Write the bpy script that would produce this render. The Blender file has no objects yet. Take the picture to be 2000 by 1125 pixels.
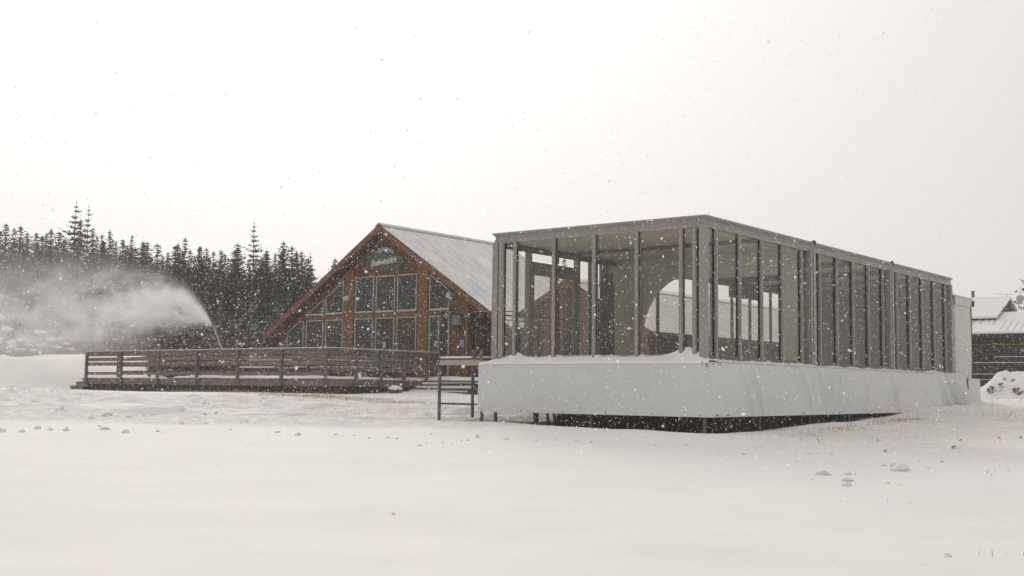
import bpy, math, random
import numpy as np
from mathutils import Vector, Matrix

random.seed(7)
RNG = np.random.default_rng(11)
COL = bpy.context.scene.collection
PI = math.pi

# ------------------------------------------------------------------ camera frame
FPX, PITCH, ROLL = 2310.0, math.atan(197 / 2310.0), 0.0115
EYE = np.array([0.0, 0.0, 1.7])
_X = np.array([1.0, 0, 0]); _Z = np.array([0, -math.sin(PITCH), math.cos(PITCH)])
CF = np.array([0, math.cos(PITCH), math.sin(PITCH)])
CR = math.cos(ROLL) * _X + math.sin(ROLL) * _Z
CU = -math.sin(ROLL) * _X + math.cos(ROLL) * _Z


def ray(px, py):
    return CF + CR * (px - 1000) / FPX - CU * (py - 562.5) / FPX


def at(px, py, Y):
    d = ray(px, py)
    return EYE + d * (Y / d[1])


# the buildings share one grid direction
AZ = math.radians(37.47)
UV = np.array([math.cos(AZ), -math.sin(AZ), 0.0])     # local x
VV = np.array([math.sin(AZ), math.cos(AZ), 0.0])      # local y
ROTZ = -AZ
P_PAV = np.array([4.077, 25.0, 0.0])
P_CHA = np.array([-5.156, 49.0, 0.0])
P_DECK = np.array([-6.47, 42.0, 0.0])
P_CAB = np.array([22.66, 55.0, 0.0])


def loc(P0, x, y, z=0.0):
    p = P0 + UV * x + VV * y
    return np.array([p[0], p[1], z])


# ------------------------------------------------------------------ terrain height
def _hash(ix, iy, s):
    n = (ix * 374761393 + iy * 668265263 + s * 1442695041) & 0x7fffffff
    n = ((n ^ (n >> 13)) * 1274126177) & 0x7fffffff
    return ((n ^ (n >> 16)) & 0xffff) / 65535.0


def vnoise(x, y, s=0):
    x = np.asarray(x, float); y = np.asarray(y, float)
    ix = np.floor(x).astype(np.int64); iy = np.floor(y).astype(np.int64)
    fx = x - ix; fy = y - iy
    fx = fx * fx * (3 - 2 * fx); fy = fy * fy * (3 - 2 * fy)
    a = _hash(ix, iy, s); b = _hash(ix + 1, iy, s); c = _hash(ix, iy + 1, s); d = _hash(ix + 1, iy + 1, s)
    return (a * (1 - fx) + b * fx) * (1 - fy) + (c * (1 - fx) + d * fx) * fy - 0.5


def fbm(x, y, s=0, o=4):
    r = 0; a = 1.0
    for k in range(o):
        r = r + a * vnoise(x * 2 ** k + 17 * k, y * 2 ** k - 9 * k, s + k); a *= 0.5
    return r


def sstep(a, b, x):
    t = np.clip((x - a) / (b - a), 0, 1)
    return t * t * (3 - 2 * t)


def trackmask(x, y):
    return sstep(25.5, 28.0, y + 0.10 * x) * (1 - sstep(38.5, 41.0, y + 0.25 * (x + 8))) * (1 - sstep(2.0, 6.5, x))


def height(x, y):
    x = np.asarray(x, float); y = np.asarray(y, float)
    z = np.interp(y, [-30, 0, 9, 14, 25, 33, 41, 48, 60, 80, 200], [-0.5, -0.18, 0.08, 0.30, 0.80, 1.08, 1.42, 1.52, 1.75, 2.4, 3.4])
    hx = (x - P_DECK[0]) * UV[0] + (y - P_DECK[1]) * UV[1]
    hy = (x - P_DECK[0]) * VV[0] + (y - P_DECK[1]) * VV[1]
    st = np.clip(53 + (x + 18) * .9, 44, 53) + 0.8 * fbm(x * .2, y * .2, 5, 2)
    z = z + 1.38 * sstep(st, st + 9, y) * sstep(15.0, 18.5, -x)
    # deck banks its own little drift and the steps are half buried
    z = z - 0.16 * sstep(1.0, 4.0, hy + 1.5) * sstep(6, 10, -hx) * (1 - sstep(2.0, 5.0, hy))
    z = z + 0.10 * np.exp(-((hx - 1.6) / 1.6) ** 2 - ((hy - 3.6) / 1.1) ** 2)
    z = z + 0.07 * np.exp(-((hy + 0.9) / 0.8) ** 2) * (0.6 + 1.2 * vnoise(hx * .5, hy * 0, 3)) * sstep(-16, -14, hx) * (1 - sstep(2, 5, hx))
    wd = sstep(-19, -16.6, hx) * (1 - sstep(-5, 1.0, hx)) * sstep(-4.5, -.8, hy) * (1 - sstep(1.5, 3.2, hy))
    z = z * (1 - wd) + wd * (1.275 + .013 * (hx + 15) + .05 * vnoise(hx * .6, hy * .6, 6) + .06 * np.exp(-((hy + .9) / .5) ** 2) * (.5 + 1.5 * vnoise(hx * .4, 0 * hx, 3)))
    px = (x - P_PAV[0]) * UV[0] + (y - P_PAV[1]) * UV[1]
    py = (x - P_PAV[0]) * VV[0] + (y - P_PAV[1]) * VV[1]
    z = z + 0.10 * np.exp(-((py + 1.35) / 0.6) ** 2) * sstep(-7.5, -5.5, px) * (1 - sstep(-1.0, 2.5, px))
    z = z + 0.10 * np.exp(-((px - .2) / 2.6) ** 2 - ((py + .3) / 1.6) ** 2)
    inside = sstep(-7, -5.2, px) * (1 - sstep(-0.6, 0.6, px)) * sstep(-0.9, 0.3, py)
    z = z - 0.10 * inside * (1 - sstep(6, 11, py))
    z = z + 0.09 * np.exp(-((px - 1.2) / 0.7) ** 2) * sstep(1.5, 4.0, py) * (1 - sstep(7, 11, py)) * 0.6
    z = z + 0.10 * sstep(9.5, 13, py) * np.exp(-((px - 0.4) / 1.4) ** 2)
    z = z + 0.10 * fbm(x * .13, y * .16, 1, 3) + 0.035 * fbm(x * .55, y * .8, 8, 3)
    # wind ripples, broad and faint
    z = z + 0.012 * fbm(x * .9, y * 2.6, 31, 3) * (1 - sstep(38, 46, y))
    m = trackmask(x, y)
    r = 1 - np.abs(2 * fbm(x * .55 + .3 * y, y * 1.3, 21, 3))
    lump = np.clip(fbm(x * 1.6, y * 2.2, 41, 3) - .12, 0, 1)
    z = z + m * (0.07 * (r - .7) + 0.55 * lump * np.clip(fbm(x * .22, y * .35, 51, 2) + .30, 0, 1))
    # two shallow wheel ruts swing through the tracked snow
    for y0, k in ((32.0, .06), (33.6, .06), (29.6, -.10)):
        d = y - (y0 + k * x + .5 * np.sin(x * .25 + y0))
        z = z - m * .09 * np.exp(-(d / .22) ** 2) + m * .05 * np.exp(-((d - .42) / .18) ** 2)
    m2 = sstep(4, 8, x) * sstep(17, 19, y) * (1 - sstep(37, 42, y))
    z = z + m2 * 0.03 * fbm(x * 1.4, y * 2.0, 61, 3)
    return z


def hz(x, y):
    return float(height(np.array([x]), np.array([y]))[0])


def ground_at(px, py, y0=6.0, y1=90.0):
    d = ray(px, py)
    Y = np.linspace(y0, y1, 4000)
    P = EYE[None, :] + d[None, :] * (Y / d[1])[:, None]
    g = P[:, 2] - height(P[:, 0], P[:, 1])
    i = int(np.argmax(g < 0))
    return P[i, 0], P[i, 1], hz(P[i, 0], P[i, 1])


# ------------------------------------------------------------------ materials
def nodes_of(name):
    m = bpy.data.materials.new(name); m.use_nodes = True
    nt = m.node_tree
    return m, nt, nt.nodes['Principled BSDF'], nt.nodes['Material Output']


def N(nt, t, **kw):
    n = nt.nodes.new(t)
    for k, v in kw.items():
        setattr(n, k, v)
    return n


def mth(nt, op, a, b=None, c=None, clamp=False):
    n = nt.nodes.new('ShaderNodeMath'); n.operation = op; n.use_clamp = clamp
    for i, s in enumerate((a, b, c)):
        if s is None: continue
        if isinstance(s, (int, float)): n.inputs[i].default_value = s
        else: nt.links.new(s, n.inputs[i])
    return n.outputs[0]


def mixc(nt, f, a, b):
    n = nt.nodes.new('ShaderNodeMix'); n.data_type = 'RGBA'
    for s, v in ((n.inputs[0], f), (n.inputs[6], a), (n.inputs[7], b)):
        if hasattr(v, 'is_output'): nt.links.new(v, s)
        elif isinstance(v, (int, float)): s.default_value = v
        else: s.default_value = (*v, 1)
    return n.outputs[2]


def noise(nt, vec, scale, detail=4, rough=.55, dist=0.0):
    n = N(nt, 'ShaderNodeTexNoise'); n.inputs['Scale'].default_value = scale
    n.inputs['Detail'].default_value = detail; n.inputs['Roughness'].default_value = rough
    n.inputs['Distortion'].default_value = dist
    if vec is not None: nt.links.new(vec, n.inputs['Vector'])
    return n.outputs['Fac']


def coords(nt, scale=(1, 1, 1), kind='Object'):
    tc = N(nt, 'ShaderNodeTexCoord'); mp = N(nt, 'ShaderNodeMapping')
    mp.inputs['Scale'].default_value = scale
    nt.links.new(tc.outputs[kind], mp.inputs['Vector'])
    return mp.outputs['Vector']


def ramp(nt, f, lo, hi):
    n = N(nt, 'ShaderNodeMapRange'); n.inputs['From Min'].default_value = lo; n.inputs['From Max'].default_value = hi
    nt.links.new(f, n.inputs['Value'])
    return n.outputs['Result']


def bump(nt, bsdf, h, strength=.3, dist=.02):
    b = N(nt, 'ShaderNodeBump'); b.inputs['Strength'].default_value = strength; b.inputs['Distance'].default_value = dist
    nt.links.new(h, b.inputs['Height']); nt.links.new(b.outputs[0], bsdf.inputs['Normal'])


def mat(name, c1, c2=None, rough=.6, scale=(3, 3, 3), lo=.3, hi=.7, bmp=0.0, bd=.01, metal=0.0, spec=.4, det=5, snow=0.0, snowscale=5):
    m, nt, b, o = nodes_of(name)
    b.inputs['Roughness'].default_value = rough; b.inputs['Metallic'].default_value = metal
    b.inputs['Specular IOR Level'].default_value = spec
    v = coords(nt, scale)
    f = noise(nt, v, 1.0, det)
    col = mixc(nt, ramp(nt, f, lo, hi), c1, c2 or tuple(x * .8 for x in c1))
    if snow:
        fs = noise(nt, coords(nt), snowscale, 6, .7)
        col = mixc(nt, ramp(nt, fs, 1 - snow, 1.04 - snow), col, (.8, .79, .78))
    nt.links.new(col, b.inputs['Base Color'])
    if bmp: bump(nt, b, f, bmp, bd)
    return m


M = {}
# snow of the ground
m, nt, b, o = nodes_of('snow_ground'); M['ground'] = m
v = coords(nt); f1 = noise(nt, v, .5, 4); f2 = noise(nt, v, 5.0, 6, .6); f3 = noise(nt, v, 60, 3, .6)
vs = coords(nt, (1.2, 4.5, 1)); f4 = noise(nt, vs, .6, 5, .6, .4)
col = mixc(nt, ramp(nt, f1, .35, .65), (.872, .850, .836), (.835, .814, .802))
# thin snow: straw and soil show where grass stands (a real patchy cover, driven by world position)
sx = N(nt, 'ShaderNodeAttribute'); sx.attribute_name = 'thin'
thin = mth(nt, 'MULTIPLY', sx.outputs['Fac'], ramp(nt, noise(nt, coords(nt, (2.2, 5, 1)), 1.6, 7, .72), .46, .62), clamp=True)
col = mixc(nt, mth(nt, 'MULTIPLY', thin, .8), col, (.50, .37, .23))
nt.links.new(col, b.inputs['Base Color']); b.inputs['Roughness'].default_value = .75; b.inputs['Specular IOR Level'].default_value = .25
rg = N(nt, 'ShaderNodeAttribute'); rg.attribute_name = 'rough'
f6 = noise(nt, coords(nt, (1, 1.6, 1)), 4.2, 6, .68, .8)
f6 = mth(nt, 'MULTIPLY', mth(nt, 'MAXIMUM', mth(nt, 'SUBTRACT', f6, .47), 0.0), 18.0)
hh = mth(nt, 'ADD', mth(nt, 'MULTIPLY', mth(nt, 'MULTIPLY', f6, rg.outputs['Fac']), 3.2), mth(nt, 'MULTIPLY', f2, .55)) ; hh = mth(nt, 'ADD', hh, mth(nt, 'ADD', mth(nt, 'MULTIPLY', f3, .10), mth(nt, 'MULTIPLY', f4, .8)))
bump(nt, b, hh, .5, .035)

M['snow'] = mat('packed_snow', (.86, .85, .84), (.80, .79, .785), .8, (2, 2, 2), bmp=.5, bd=.03, spec=.2)
m, nt, b, o = nodes_of('flake_snow'); M['flake'] = m; nt.nodes.remove(b)
d1 = N(nt, 'ShaderNodeBsdfDiffuse'); d1.inputs[0].default_value = (.98, .97, .96, 1)
d2 = N(nt, 'ShaderNodeBsdfTranslucent'); d2.inputs[0].default_value = (.98, .97, .96, 1)
mx = N(nt, 'ShaderNodeMixShader'); mx.inputs[0].default_value = .5
nt.links.new(d1.outputs[0], mx.inputs[1]); nt.links.new(d2.outputs[0], mx.inputs[2]); nt.links.new(mx.outputs[0], o.inputs['Surface'])
M['alu'] = mat('grey_aluminium', (.325, .306, .292), (.280, .262, .250), .5, (6, 6, .7), spec=.35, bmp=.05, snow=.30, snowscale=16)
M['alu_shaded'] = mat('shaded_aluminium_frame', (.185, .172, .155), (.15, .139, .126), .5)  # darker copy of the aluminium: shade on the back-left frames put into colour
M['alu_dark'] = mat('dark_gasket', (.020, .019, .018), (.03, .028, .026), .6)
M['sill'] = mat('green_grey_sill', (.11, .125, .12), (.09, .10, .10), .5)
M['beige'] = mat('beige_lining', (.66, .605, .50), (.61, .56, .46), .8, (1.5, 1.5, .8), bmp=.08, bd=.02)
M['liner_and_shade'] = mat('dark_lining_and_shade', (.110, .100, .074), (.086, .078, .058), .8, (1.2, 1.2, .9), bmp=.2, bd=.03)  # dark lining; on the end wall its tone stands for unlit bays
M['curtain'] = mat('dark_curtain', (.115, .102, .085), (.09, .08, .067), .8)
M['floor'] = mat('pavilion_floor', (.12, .11, .10), None, .7)
M['steel'] = mat('galvanised_steel', (.17, .175, .175), (.10, .10, .10), .55, (9, 9, 3), metal=.3, snow=.34, snowscale=18)
M['black'] = mat('black_steel', (.022, .021, .02), (.03, .028, .026), .5, snow=.28, snowscale=25)
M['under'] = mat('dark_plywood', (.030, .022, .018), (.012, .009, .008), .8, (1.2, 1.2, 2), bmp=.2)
M['channel'] = mat('cream_channel', (.42, .40, .33), (.33, .31, .26), .6, snow=.3)
M['wood'] = mat('grey_weathered_wood', (.205, .177, .158), (.112, .094, .081), .8, (2.2, 9, 14), bmp=.35, bd=.01, snow=.335, snowscale=11)
M['woodpost'] = mat('grey_weathered_post', (.155, .135, .12), (.10, .086, .076), .8, (11, 11, 1.6), bmp=.35, bd=.01, snow=.32, snowscale=11)
M['woodback'] = mat('brown_weathered_wood', (.15, .105, .08), (.09, .062, .048), .8, (2.2, 9, 14), bmp=.3, snow=.3, snowscale=11)
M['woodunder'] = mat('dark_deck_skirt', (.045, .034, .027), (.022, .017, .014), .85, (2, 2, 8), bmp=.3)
M['trim'] = mat('pale_window_trim', (.36, .335, .30), (.29, .27, .24), .7, snow=.25)
M['lampgrey'] = mat('pale_lamp_housing', (.5, .49, .47), (.4, .39, .38), .5)
M['white'] = mat('white_board', (.75, .74, .72), None, .6)
M['paper'] = mat('pale_paper', (.45, .50, .47), (.40, .45, .42), .8)
M['blue'] = mat('blue_sign', (.06, .09, .30), (.05, .07, .25), .5)
M['bluestrip'] = mat('navy_cloth', (.03, .035, .16), None, .7)
M['redstrip'] = mat('red_cloth', (.45, .05, .09), None, .7)
M['red'] = mat('red_paint', (.52, .06, .03), (.45, .05, .03), .5)
M['yellow'] = mat('yellow_rope', (.42, .29, .04), (.35, .24, .03), .7)
M['bark'] = mat('grey_bark', (.10, .085, .075), (.05, .042, .036), .9, (6, 6, 2), bmp=.4, snow=.36, snowscale=4)
M['grass'] = mat('straw', (.46, .37, .26), (.33, .25, .165), .8, (1.5, 1.5, 1.5))
M['soil'] = mat('brown_frozen_soil', (.11, .08, .058), (.17, .13, .10), .95, (9, 9, 9), bmp=.6, bd=.04, snow=.50, snowscale=6)
M['log'] = mat('dark_brown_logs', (.050, .036, .030), (.026, .019, .016), .8, (.8, 6, 6), bmp=.4, bd=.02, snow=.30, snowscale=9)
M['seam'] = mat('roof_seam', (.34, .33, .33), (.55, .54, .53), .5, (2, 2, 2))

# vinyl skirt
m, nt, b, o = nodes_of('grey_white_vinyl'); M['vinyl'] = m
f = noise(nt, coords(nt, (.5, .5, 1)), 1.3, 4)
nt.links.new(mixc(nt, ramp(nt, f, .3, .7), (.635, .658, .662), (.60, .625, .63)), b.inputs['Base Color'])
b.inputs['Roughness'].default_value = .33; b.inputs['Specular IOR Level'].default_value = .5
bump(nt, b, noise(nt, coords(nt), 1.7, 3), .25, .05)
m, nt, b, o = nodes_of('white_tent_fabric'); M['tent'] = m
f = noise(nt, coords(nt, (3, 3, .3)), 1.3, 4)
nt.links.new(mixc(nt, ramp(nt, f, .3, .7), (.62, .60, .58), (.56, .545, .53)), b.inputs['Base Color'])
b.inputs['Roughness'].default_value = .6; bump(nt, b, f, .4, .05)


def siding(name, c1, c2, period=.17, gap=.07, axis='X'):
    m, nt, b, o = nodes_of(name)
    tc = N(nt, 'ShaderNodeTexCoord'); sp = N(nt, 'ShaderNodeSeparateXYZ'); nt.links.new(tc.outputs['Object'], sp.inputs[0])
    q = mth(nt, 'DIVIDE', sp.outputs[axis], period)
    fr = mth(nt, 'FRACT', mth(nt, 'ADD', q, 200)); idx = mth(nt, 'FLOOR', mth(nt, 'ADD', q, 200))
    wn = N(nt, 'ShaderNodeTexWhiteNoise', noise_dimensions='1D'); nt.links.new(idx, wn.inputs['W'])
    g = noise(nt, coords(nt, (9, 9, .8)), 1.0, 6, .65)
    f = mth(nt, 'ADD', mth(nt, 'MULTIPLY', wn.outputs[0], .5), mth(nt, 'MULTIPLY', g, .6))
    col = mixc(nt, ramp(nt, f, .2, .85), c1, c2)
    seam = mth(nt, 'LESS_THAN', fr, gap)
    col = mixc(nt, seam, col, tuple(x * .25 for x in c2))
    fs = noise(nt, coords(nt), 9, 6, .7)
    col = mixc(nt, ramp(nt, fs, .69, .73), col, (.8, .79, .78))
    nt.links.new(col, b.inputs['Base Color']); b.inputs['Roughness'].default_value = .75
    b.inputs['Specular IOR Level'].default_value = .25
    bump(nt, b, mth(nt, 'SUBTRACT', mth(nt, 'MULTIPLY', g, .3), seam), .6, .015)
    return m


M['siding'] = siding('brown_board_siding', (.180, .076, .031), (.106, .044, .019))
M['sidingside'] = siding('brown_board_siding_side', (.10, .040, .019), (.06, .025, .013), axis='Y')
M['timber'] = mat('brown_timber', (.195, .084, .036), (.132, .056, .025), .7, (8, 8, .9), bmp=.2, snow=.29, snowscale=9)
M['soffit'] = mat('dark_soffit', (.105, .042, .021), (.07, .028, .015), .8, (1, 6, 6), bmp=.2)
m, nt, b, o = nodes_of('dark_window_glass'); M['pane'] = m
f = noise(nt, coords(nt, (.9, .9, .7)), 1.2, 3)
nt.links.new(mixc(nt, ramp(nt, f, .3, .7), (.018, .020, .018), (.045, .046, .040)), b.inputs['Base Color'])
b.inputs['Roughness'].default_value = .12; b.inputs['Specular IOR Level'].default_value = .28

# clear pane of the pavilion
m, nt, b, o = nodes_of('clear_pane'); M['glass'] = m
nt.nodes.remove(b)
tr = N(nt, 'ShaderNodeBsdfTransparent'); tr.inputs[0].default_value = (.962, .966, .945, 1)
gl = N(nt, 'ShaderNodeBsdfGlossy'); gl.inputs['Roughness'].default_value = .03; gl.inputs['Color'].default_value = (.9, .9, .9, 1)
lw = N(nt, 'ShaderNodeLayerWeight'); lw.inputs['Blend'].default_value = .5
fac = mth(nt, 'ADD', mth(nt, 'MULTIPLY', mth(nt, 'POWER', lw.outputs['Facing'], 4.0), .32), .030, clamp=True)
mx = N(nt, 'ShaderNodeMixShader'); nt.links.new(fac, mx.inputs[0]); nt.links.new(tr.outputs[0], mx.inputs[1]); nt.links.new(gl.outputs[0], mx.inputs[2])
nt.links.new(mx.outputs[0], o.inputs['Surface'])

# corrugated roof under thin snow (stripes follow the ribs, axis = local y)
RIB = .2


def roofmat(name, bare, snowc, amount):
    m, nt, b, o = nodes_of(name)
    tc = N(nt, 'ShaderNodeTexCoord'); sp = N(nt, 'ShaderNodeSeparateXYZ'); nt.links.new(tc.outputs['Object'], sp.inputs[0])
    w = mth(nt, 'ABSOLUTE', mth(nt, 'SUBTRACT', mth(nt, 'FRACT', mth(nt, 'ADD', mth(nt, 'DIVIDE', sp.outputs['Y'], RIB), 100.0)), .5))
    # w = .5 on the rib crest, 0 in the pan: crests blown bare
    n1 = noise(nt, coords(nt, (.8, 2.5, .8)), 1.0, 5, .6)
    f = ramp(nt, mth(nt, 'ADD', mth(nt, 'MULTIPLY', w, 1.3), mth(nt, 'MULTIPLY', n1, .8)), amount, amount + .35)
    nt.links.new(mixc(nt, f, snowc, bare), b.inputs['Base Color'])
    b.inputs['Roughness'].default_value = .6
    return m


M['roof'] = roofmat('snowy_corrugated_roof', (.37, .36, .357), (.81, .80, .797), .72)
M['roof2'] = roofmat('snowier_corrugated_roof', (.42, .41, .40), (.80, .79, .78), .75)

# sign
M['signrim'] = mat('sign_stone_rim', (.085, .105, .10), (.05, .062, .062), .8, (9, 9, 9), bmp=.4)
M['signgreen'] = mat('sign_green', (.075, .11, .04), (.05, .08, .03), .7, (4, 4, 4))
M['signcream'] = mat('sign_lettering', (.72, .70, .56), None, .6)
M['signsky'] = mat('sign_picture', (.34, .44, .47), (.16, .22, .25), .7, (3, 3, 5))
M['signdark'] = mat('sign_dark', (.035, .04, .038), None, .8)

# foliage: dark needles, snow lying on what faces up


def foliage(name, c1, c2, lo, hi):
    m, nt, b, o = nodes_of(name)
    f = noise(nt, coords(nt), 1.1, 4)
    col = mixc(nt, ramp(nt, f, .3, .7), c1, c2)
    g = N(nt, 'ShaderNodeNewGeometry'); sp = N(nt, 'ShaderNodeSeparateXYZ'); nt.links.new(g.outputs['True Normal'], sp.inputs[0])
    up = mth(nt, 'ABSOLUTE', sp.outputs['Z'])
    sn = noise(nt, coords(nt), 2.3, 5, .7)
    s = mth(nt, 'MULTIPLY', ramp(nt, up, .35, .75), ramp(nt, sn, lo, hi), clamp=True)
    nt.links.new(mixc(nt, s, col, (.78, .77, .76)), b.inputs['Base Color'])
    b.inputs['Roughness'].default_value = .85; b.inputs['Specular IOR Level'].default_value = .1
    return m


M['needle'] = foliage('spruce_needles', (.040, .043, .033), (.060, .060, .047), .62, .76)
M['needle_snow'] = foliage('snowy_spruce_needles', (.045, .046, .037), (.065, .063, .052), .50, .66)
M['twig'] = mat('bare_twigs', (.17, .145, .125), (.11, .09, .08), .9)


# ------------------------------------------------------------------ mesh builder
def zroot(p):
    while p.parent: p = p.parent
    return p.location.z


class MB:
    def __init__(s): s.v = []; s.f = []; s.m = []

    def add(s, vs, fs, mi=0):
        b = len(s.v); s.v += [tuple(float(c) for c in q) for q in vs]
        for f in fs: s.f.append(tuple(b + i for i in f)); s.m.append(mi)

    def box(s, x0, x1, y0, y1, z0, z1, mi=0):
        s.add([(x0, y0, z0), (x1, y0, z0), (x1, y1, z0), (x0, y1, z0), (x0, y0, z1), (x1, y0, z1), (x1, y1, z1), (x0, y1, z1)],
              [(0, 3, 2, 1), (4, 5, 6, 7), (0, 1, 5, 4), (1, 2, 6, 5), (2, 3, 7, 6), (3, 0, 4, 7)], mi)

    def frame_axes(s, p, q, up=(0, 0, 1)):
        p = Vector(p); q = Vector(q); d = (q - p).normalized(); up = Vector(up)
        if abs(d.dot(up)) > .98: up = Vector((0, 1, 0))
        a = d.cross(up).normalized(); b = a.cross(d).normalized()
        return p, q, d, a, b

    def bar(s, p, q, w, h, mi=0, up=(0, 0, 1)):
        p, q, d, a, b = s.frame_axes(p, q, up)
        o = [(-w / 2, -h / 2), (w / 2, -h / 2), (w / 2, h / 2), (-w / 2, h / 2)]
        s.add([p + a * i + b * j for i, j in o] + [q + a * i + b * j for i, j in o],
              [(0, 1, 2, 3), (7, 6, 5, 4), (0, 4, 5, 1), (1, 5, 6, 2), (2, 6, 7, 3), (3, 7, 4, 0)], mi)

    def tube(s, p, q, r0, r1=None, n=8, mi=0):
        r1 = r0 if r1 is None else r1
        p, q, d, a, b = s.frame_axes(p, q)
        vs = []
        for c, r in ((p, r0), (q, r1)):
            vs += [c + a * (r * math.cos(2 * PI * k / n)) + b * (r * math.sin(2 * PI * k / n)) for k in range(n)]
        fs = [(k, (k + 1) % n, n + (k + 1) % n, n + k) for k in range(n)] + [tuple(range(n))[::-1], tuple(range(n, 2 * n))]
        s.add(vs, fs, mi)

    def prism(s, poly, y0, y1, mi=0):          # polygon in x,z extruded along y
        n = len(poly)
        s.add([(x, y0, z) for x, z in poly] + [(x, y1, z) for x, z in poly],
              [tuple(range(n)), tuple(range(2 * n - 1, n - 1, -1))] + [(k, n + k, n + (k + 1) % n, (k + 1) % n) for k in range(n)], mi)

    def prismx(s, poly, x0, x1, mi=0):         # polygon in y,z extruded along x
        n = len(poly)
        s.add([(x0, y, z) for y, z in poly] + [(x1, y, z) for y, z in poly],
              [tuple(range(n)), tuple(range(2 * n - 1, n - 1, -1))] + [(k, n + k, n + (k + 1) % n, (k + 1) % n) for k in range(n)], mi)

    def grid(s, pts, mi=0):                    # rows of points
        R, C = len(pts), len(pts[0])
        s.add([p for r in pts for p in r], [(i * C + j, i * C + j + 1, (i + 1) * C + j + 1, (i + 1) * C + j) for i in range(R - 1) for j in range(C - 1)], mi)

    def blob(s, c, r, seed=0, n=10, m=6, amp=.25, mi=0, half=False):
        rr = random.Random(seed); ph = [rr.uniform(0, 6.28) for _ in range(6)]
        rows = []
        t0 = 0 if not half else 0
        t1 = PI if not half else PI * .62
        for i in range(m + 1):
            t = t0 + (t1 - t0) * i / m; row = []
            for k in range(n):
                a = 2 * PI * k / n
                q = 1 + amp * (math.sin(2 * a + ph[0] + 2 * t) * .5 + math.sin(3 * a + ph[1] - 3 * t) * .35 + math.sin(5 * a + ph[2] + 4 * t) * .25)
                row.append((c[0] + r[0] * q * math.sin(t) * math.cos(a), c[1] + r[1] * q * math.sin(t) * math.sin(a), c[2] + r[2] * q * math.cos(t)))
            row.append(row[0]); rows.append(row)
        s.grid(rows, mi)

    def mesh(s, name, mats, smooth=False, zo=0.0):
        me = bpy.data.meshes.new(name)
        me.from_pydata([(x, y, z - zo) for x, y, z in s.v], [], s.f)
        for m_ in mats: me.materials.append(M[m_] if isinstance(m_, str) else m_)
        me.polygons.foreach_set('material_index', s.m)
        if smooth: me.polygons.foreach_set('use_smooth', [True] * len(me.polygons))
        me.update()
        return me

    def build(s, name, mats, parent=None, smooth=False, bevel=0.0):
        if isinstance(mats, str): mats = [mats]
        o = bpy.data.objects.new(name, s.mesh(name, mats, smooth, zroot(parent) if parent else 0.0))
        COL.objects.link(o)
        if parent: o.parent = parent
        if bevel:
            b = o.modifiers.new('bevel', 'BEVEL'); b.width = bevel; b.segments = 2; b.limit_method = 'ANGLE'
        return o


def one(name, mats, parent, fn, **kw):
    mb = MB(); fn(mb); return mb.build(name, mats, parent, **kw)


def tag(o, label=None, cat=None, group=None, kind=None):
    if label: o['label'] = label
    if cat: o['category'] = cat
    if group: o['group'] = group
    if kind: o['kind'] = kind
    return o


def root(name, p, z, label, cat, rot=ROTZ, group=None):
    o = bpy.data.objects.new(name, None); COL.objects.link(o)
    o.empty_display_size = .3
    o.location = (p[0], p[1], z); o.rotation_euler = (0, 0, rot)
    return tag(o, label, cat, group)


def copy_tree(o, parent=None):
    c = o.copy(); COL.objects.link(c)
    if parent: c.parent = parent
    for ch in o.children: copy_tree(ch, c)
    return c


# ------------------------------------------------------------------ ground
def build_ground():
    xs = np.concatenate([np.linspace(-200, -26, 34)[:-1], np.arange(-26, 26, .17), np.linspace(26, 200, 34)])
    ys = np.concatenate([np.arange(-30, 8, 1.5), np.arange(8, 45, .13), np.arange(45, 75, .5), np.linspace(75, 400, 40)])
    X, Y = np.meshgrid(xs, ys)
    Z = height(X, Y)
    me = bpy.data.meshes.new('ground')
    n = X.size; R, C = X.shape
    co = np.stack([X, Y, Z], -1).reshape(-1).astype(np.float32)
    idx = np.arange(n).reshape(R, C)
    q = np.stack([idx[:-1, :-1], idx[:-1, 1:], idx[1:, 1:], idx[1:, :-1]], -1).reshape(-1)
    me.vertices.add(n); me.vertices.foreach_set('co', co)
    me.loops.add(q.size); me.loops.foreach_set('vertex_index', q.astype(np.int32))
    me.polygons.add(q.size // 4); me.polygons.foreach_set('loop_start', np.arange(0, q.size, 4, dtype=np.int32))
    me.polygons.foreach_set('use_smooth', np.ones(q.size // 4, dtype=bool))
    me.update(calc_edges=True); me.validate()
    at_ = me.attributes.new('thin', 'FLOAT', 'POINT')
    at_.data.foreach_set('value', thinness(X, Y).reshape(-1).astype(np.float32))
    at2 = me.attributes.new('rough', 'FLOAT', 'POINT')
    at2.data.foreach_set('value', roughness(X, Y).reshape(-1).astype(np.float32))
    me.materials.append(M['ground'])
    o = bpy.data.objects.new('ground', me); COL.objects.link(o)
    tag(o, kind='structure')


def roughness(x, y):
    m = trackmask(x, y) * np.clip(.55 + 1.1 * fbm(x * .16, y * .45, 71, 3), 0, 1.2)
    m2 = .30 * sstep(3, 8, x) * sstep(19, 22, y) * (1 - sstep(36, 42, y)) * np.clip(.4 + fbm(x * .3, y * .5, 73, 2), 0, 1)
    return np.clip(np.maximum(m, m2), 0, 1)


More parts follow.
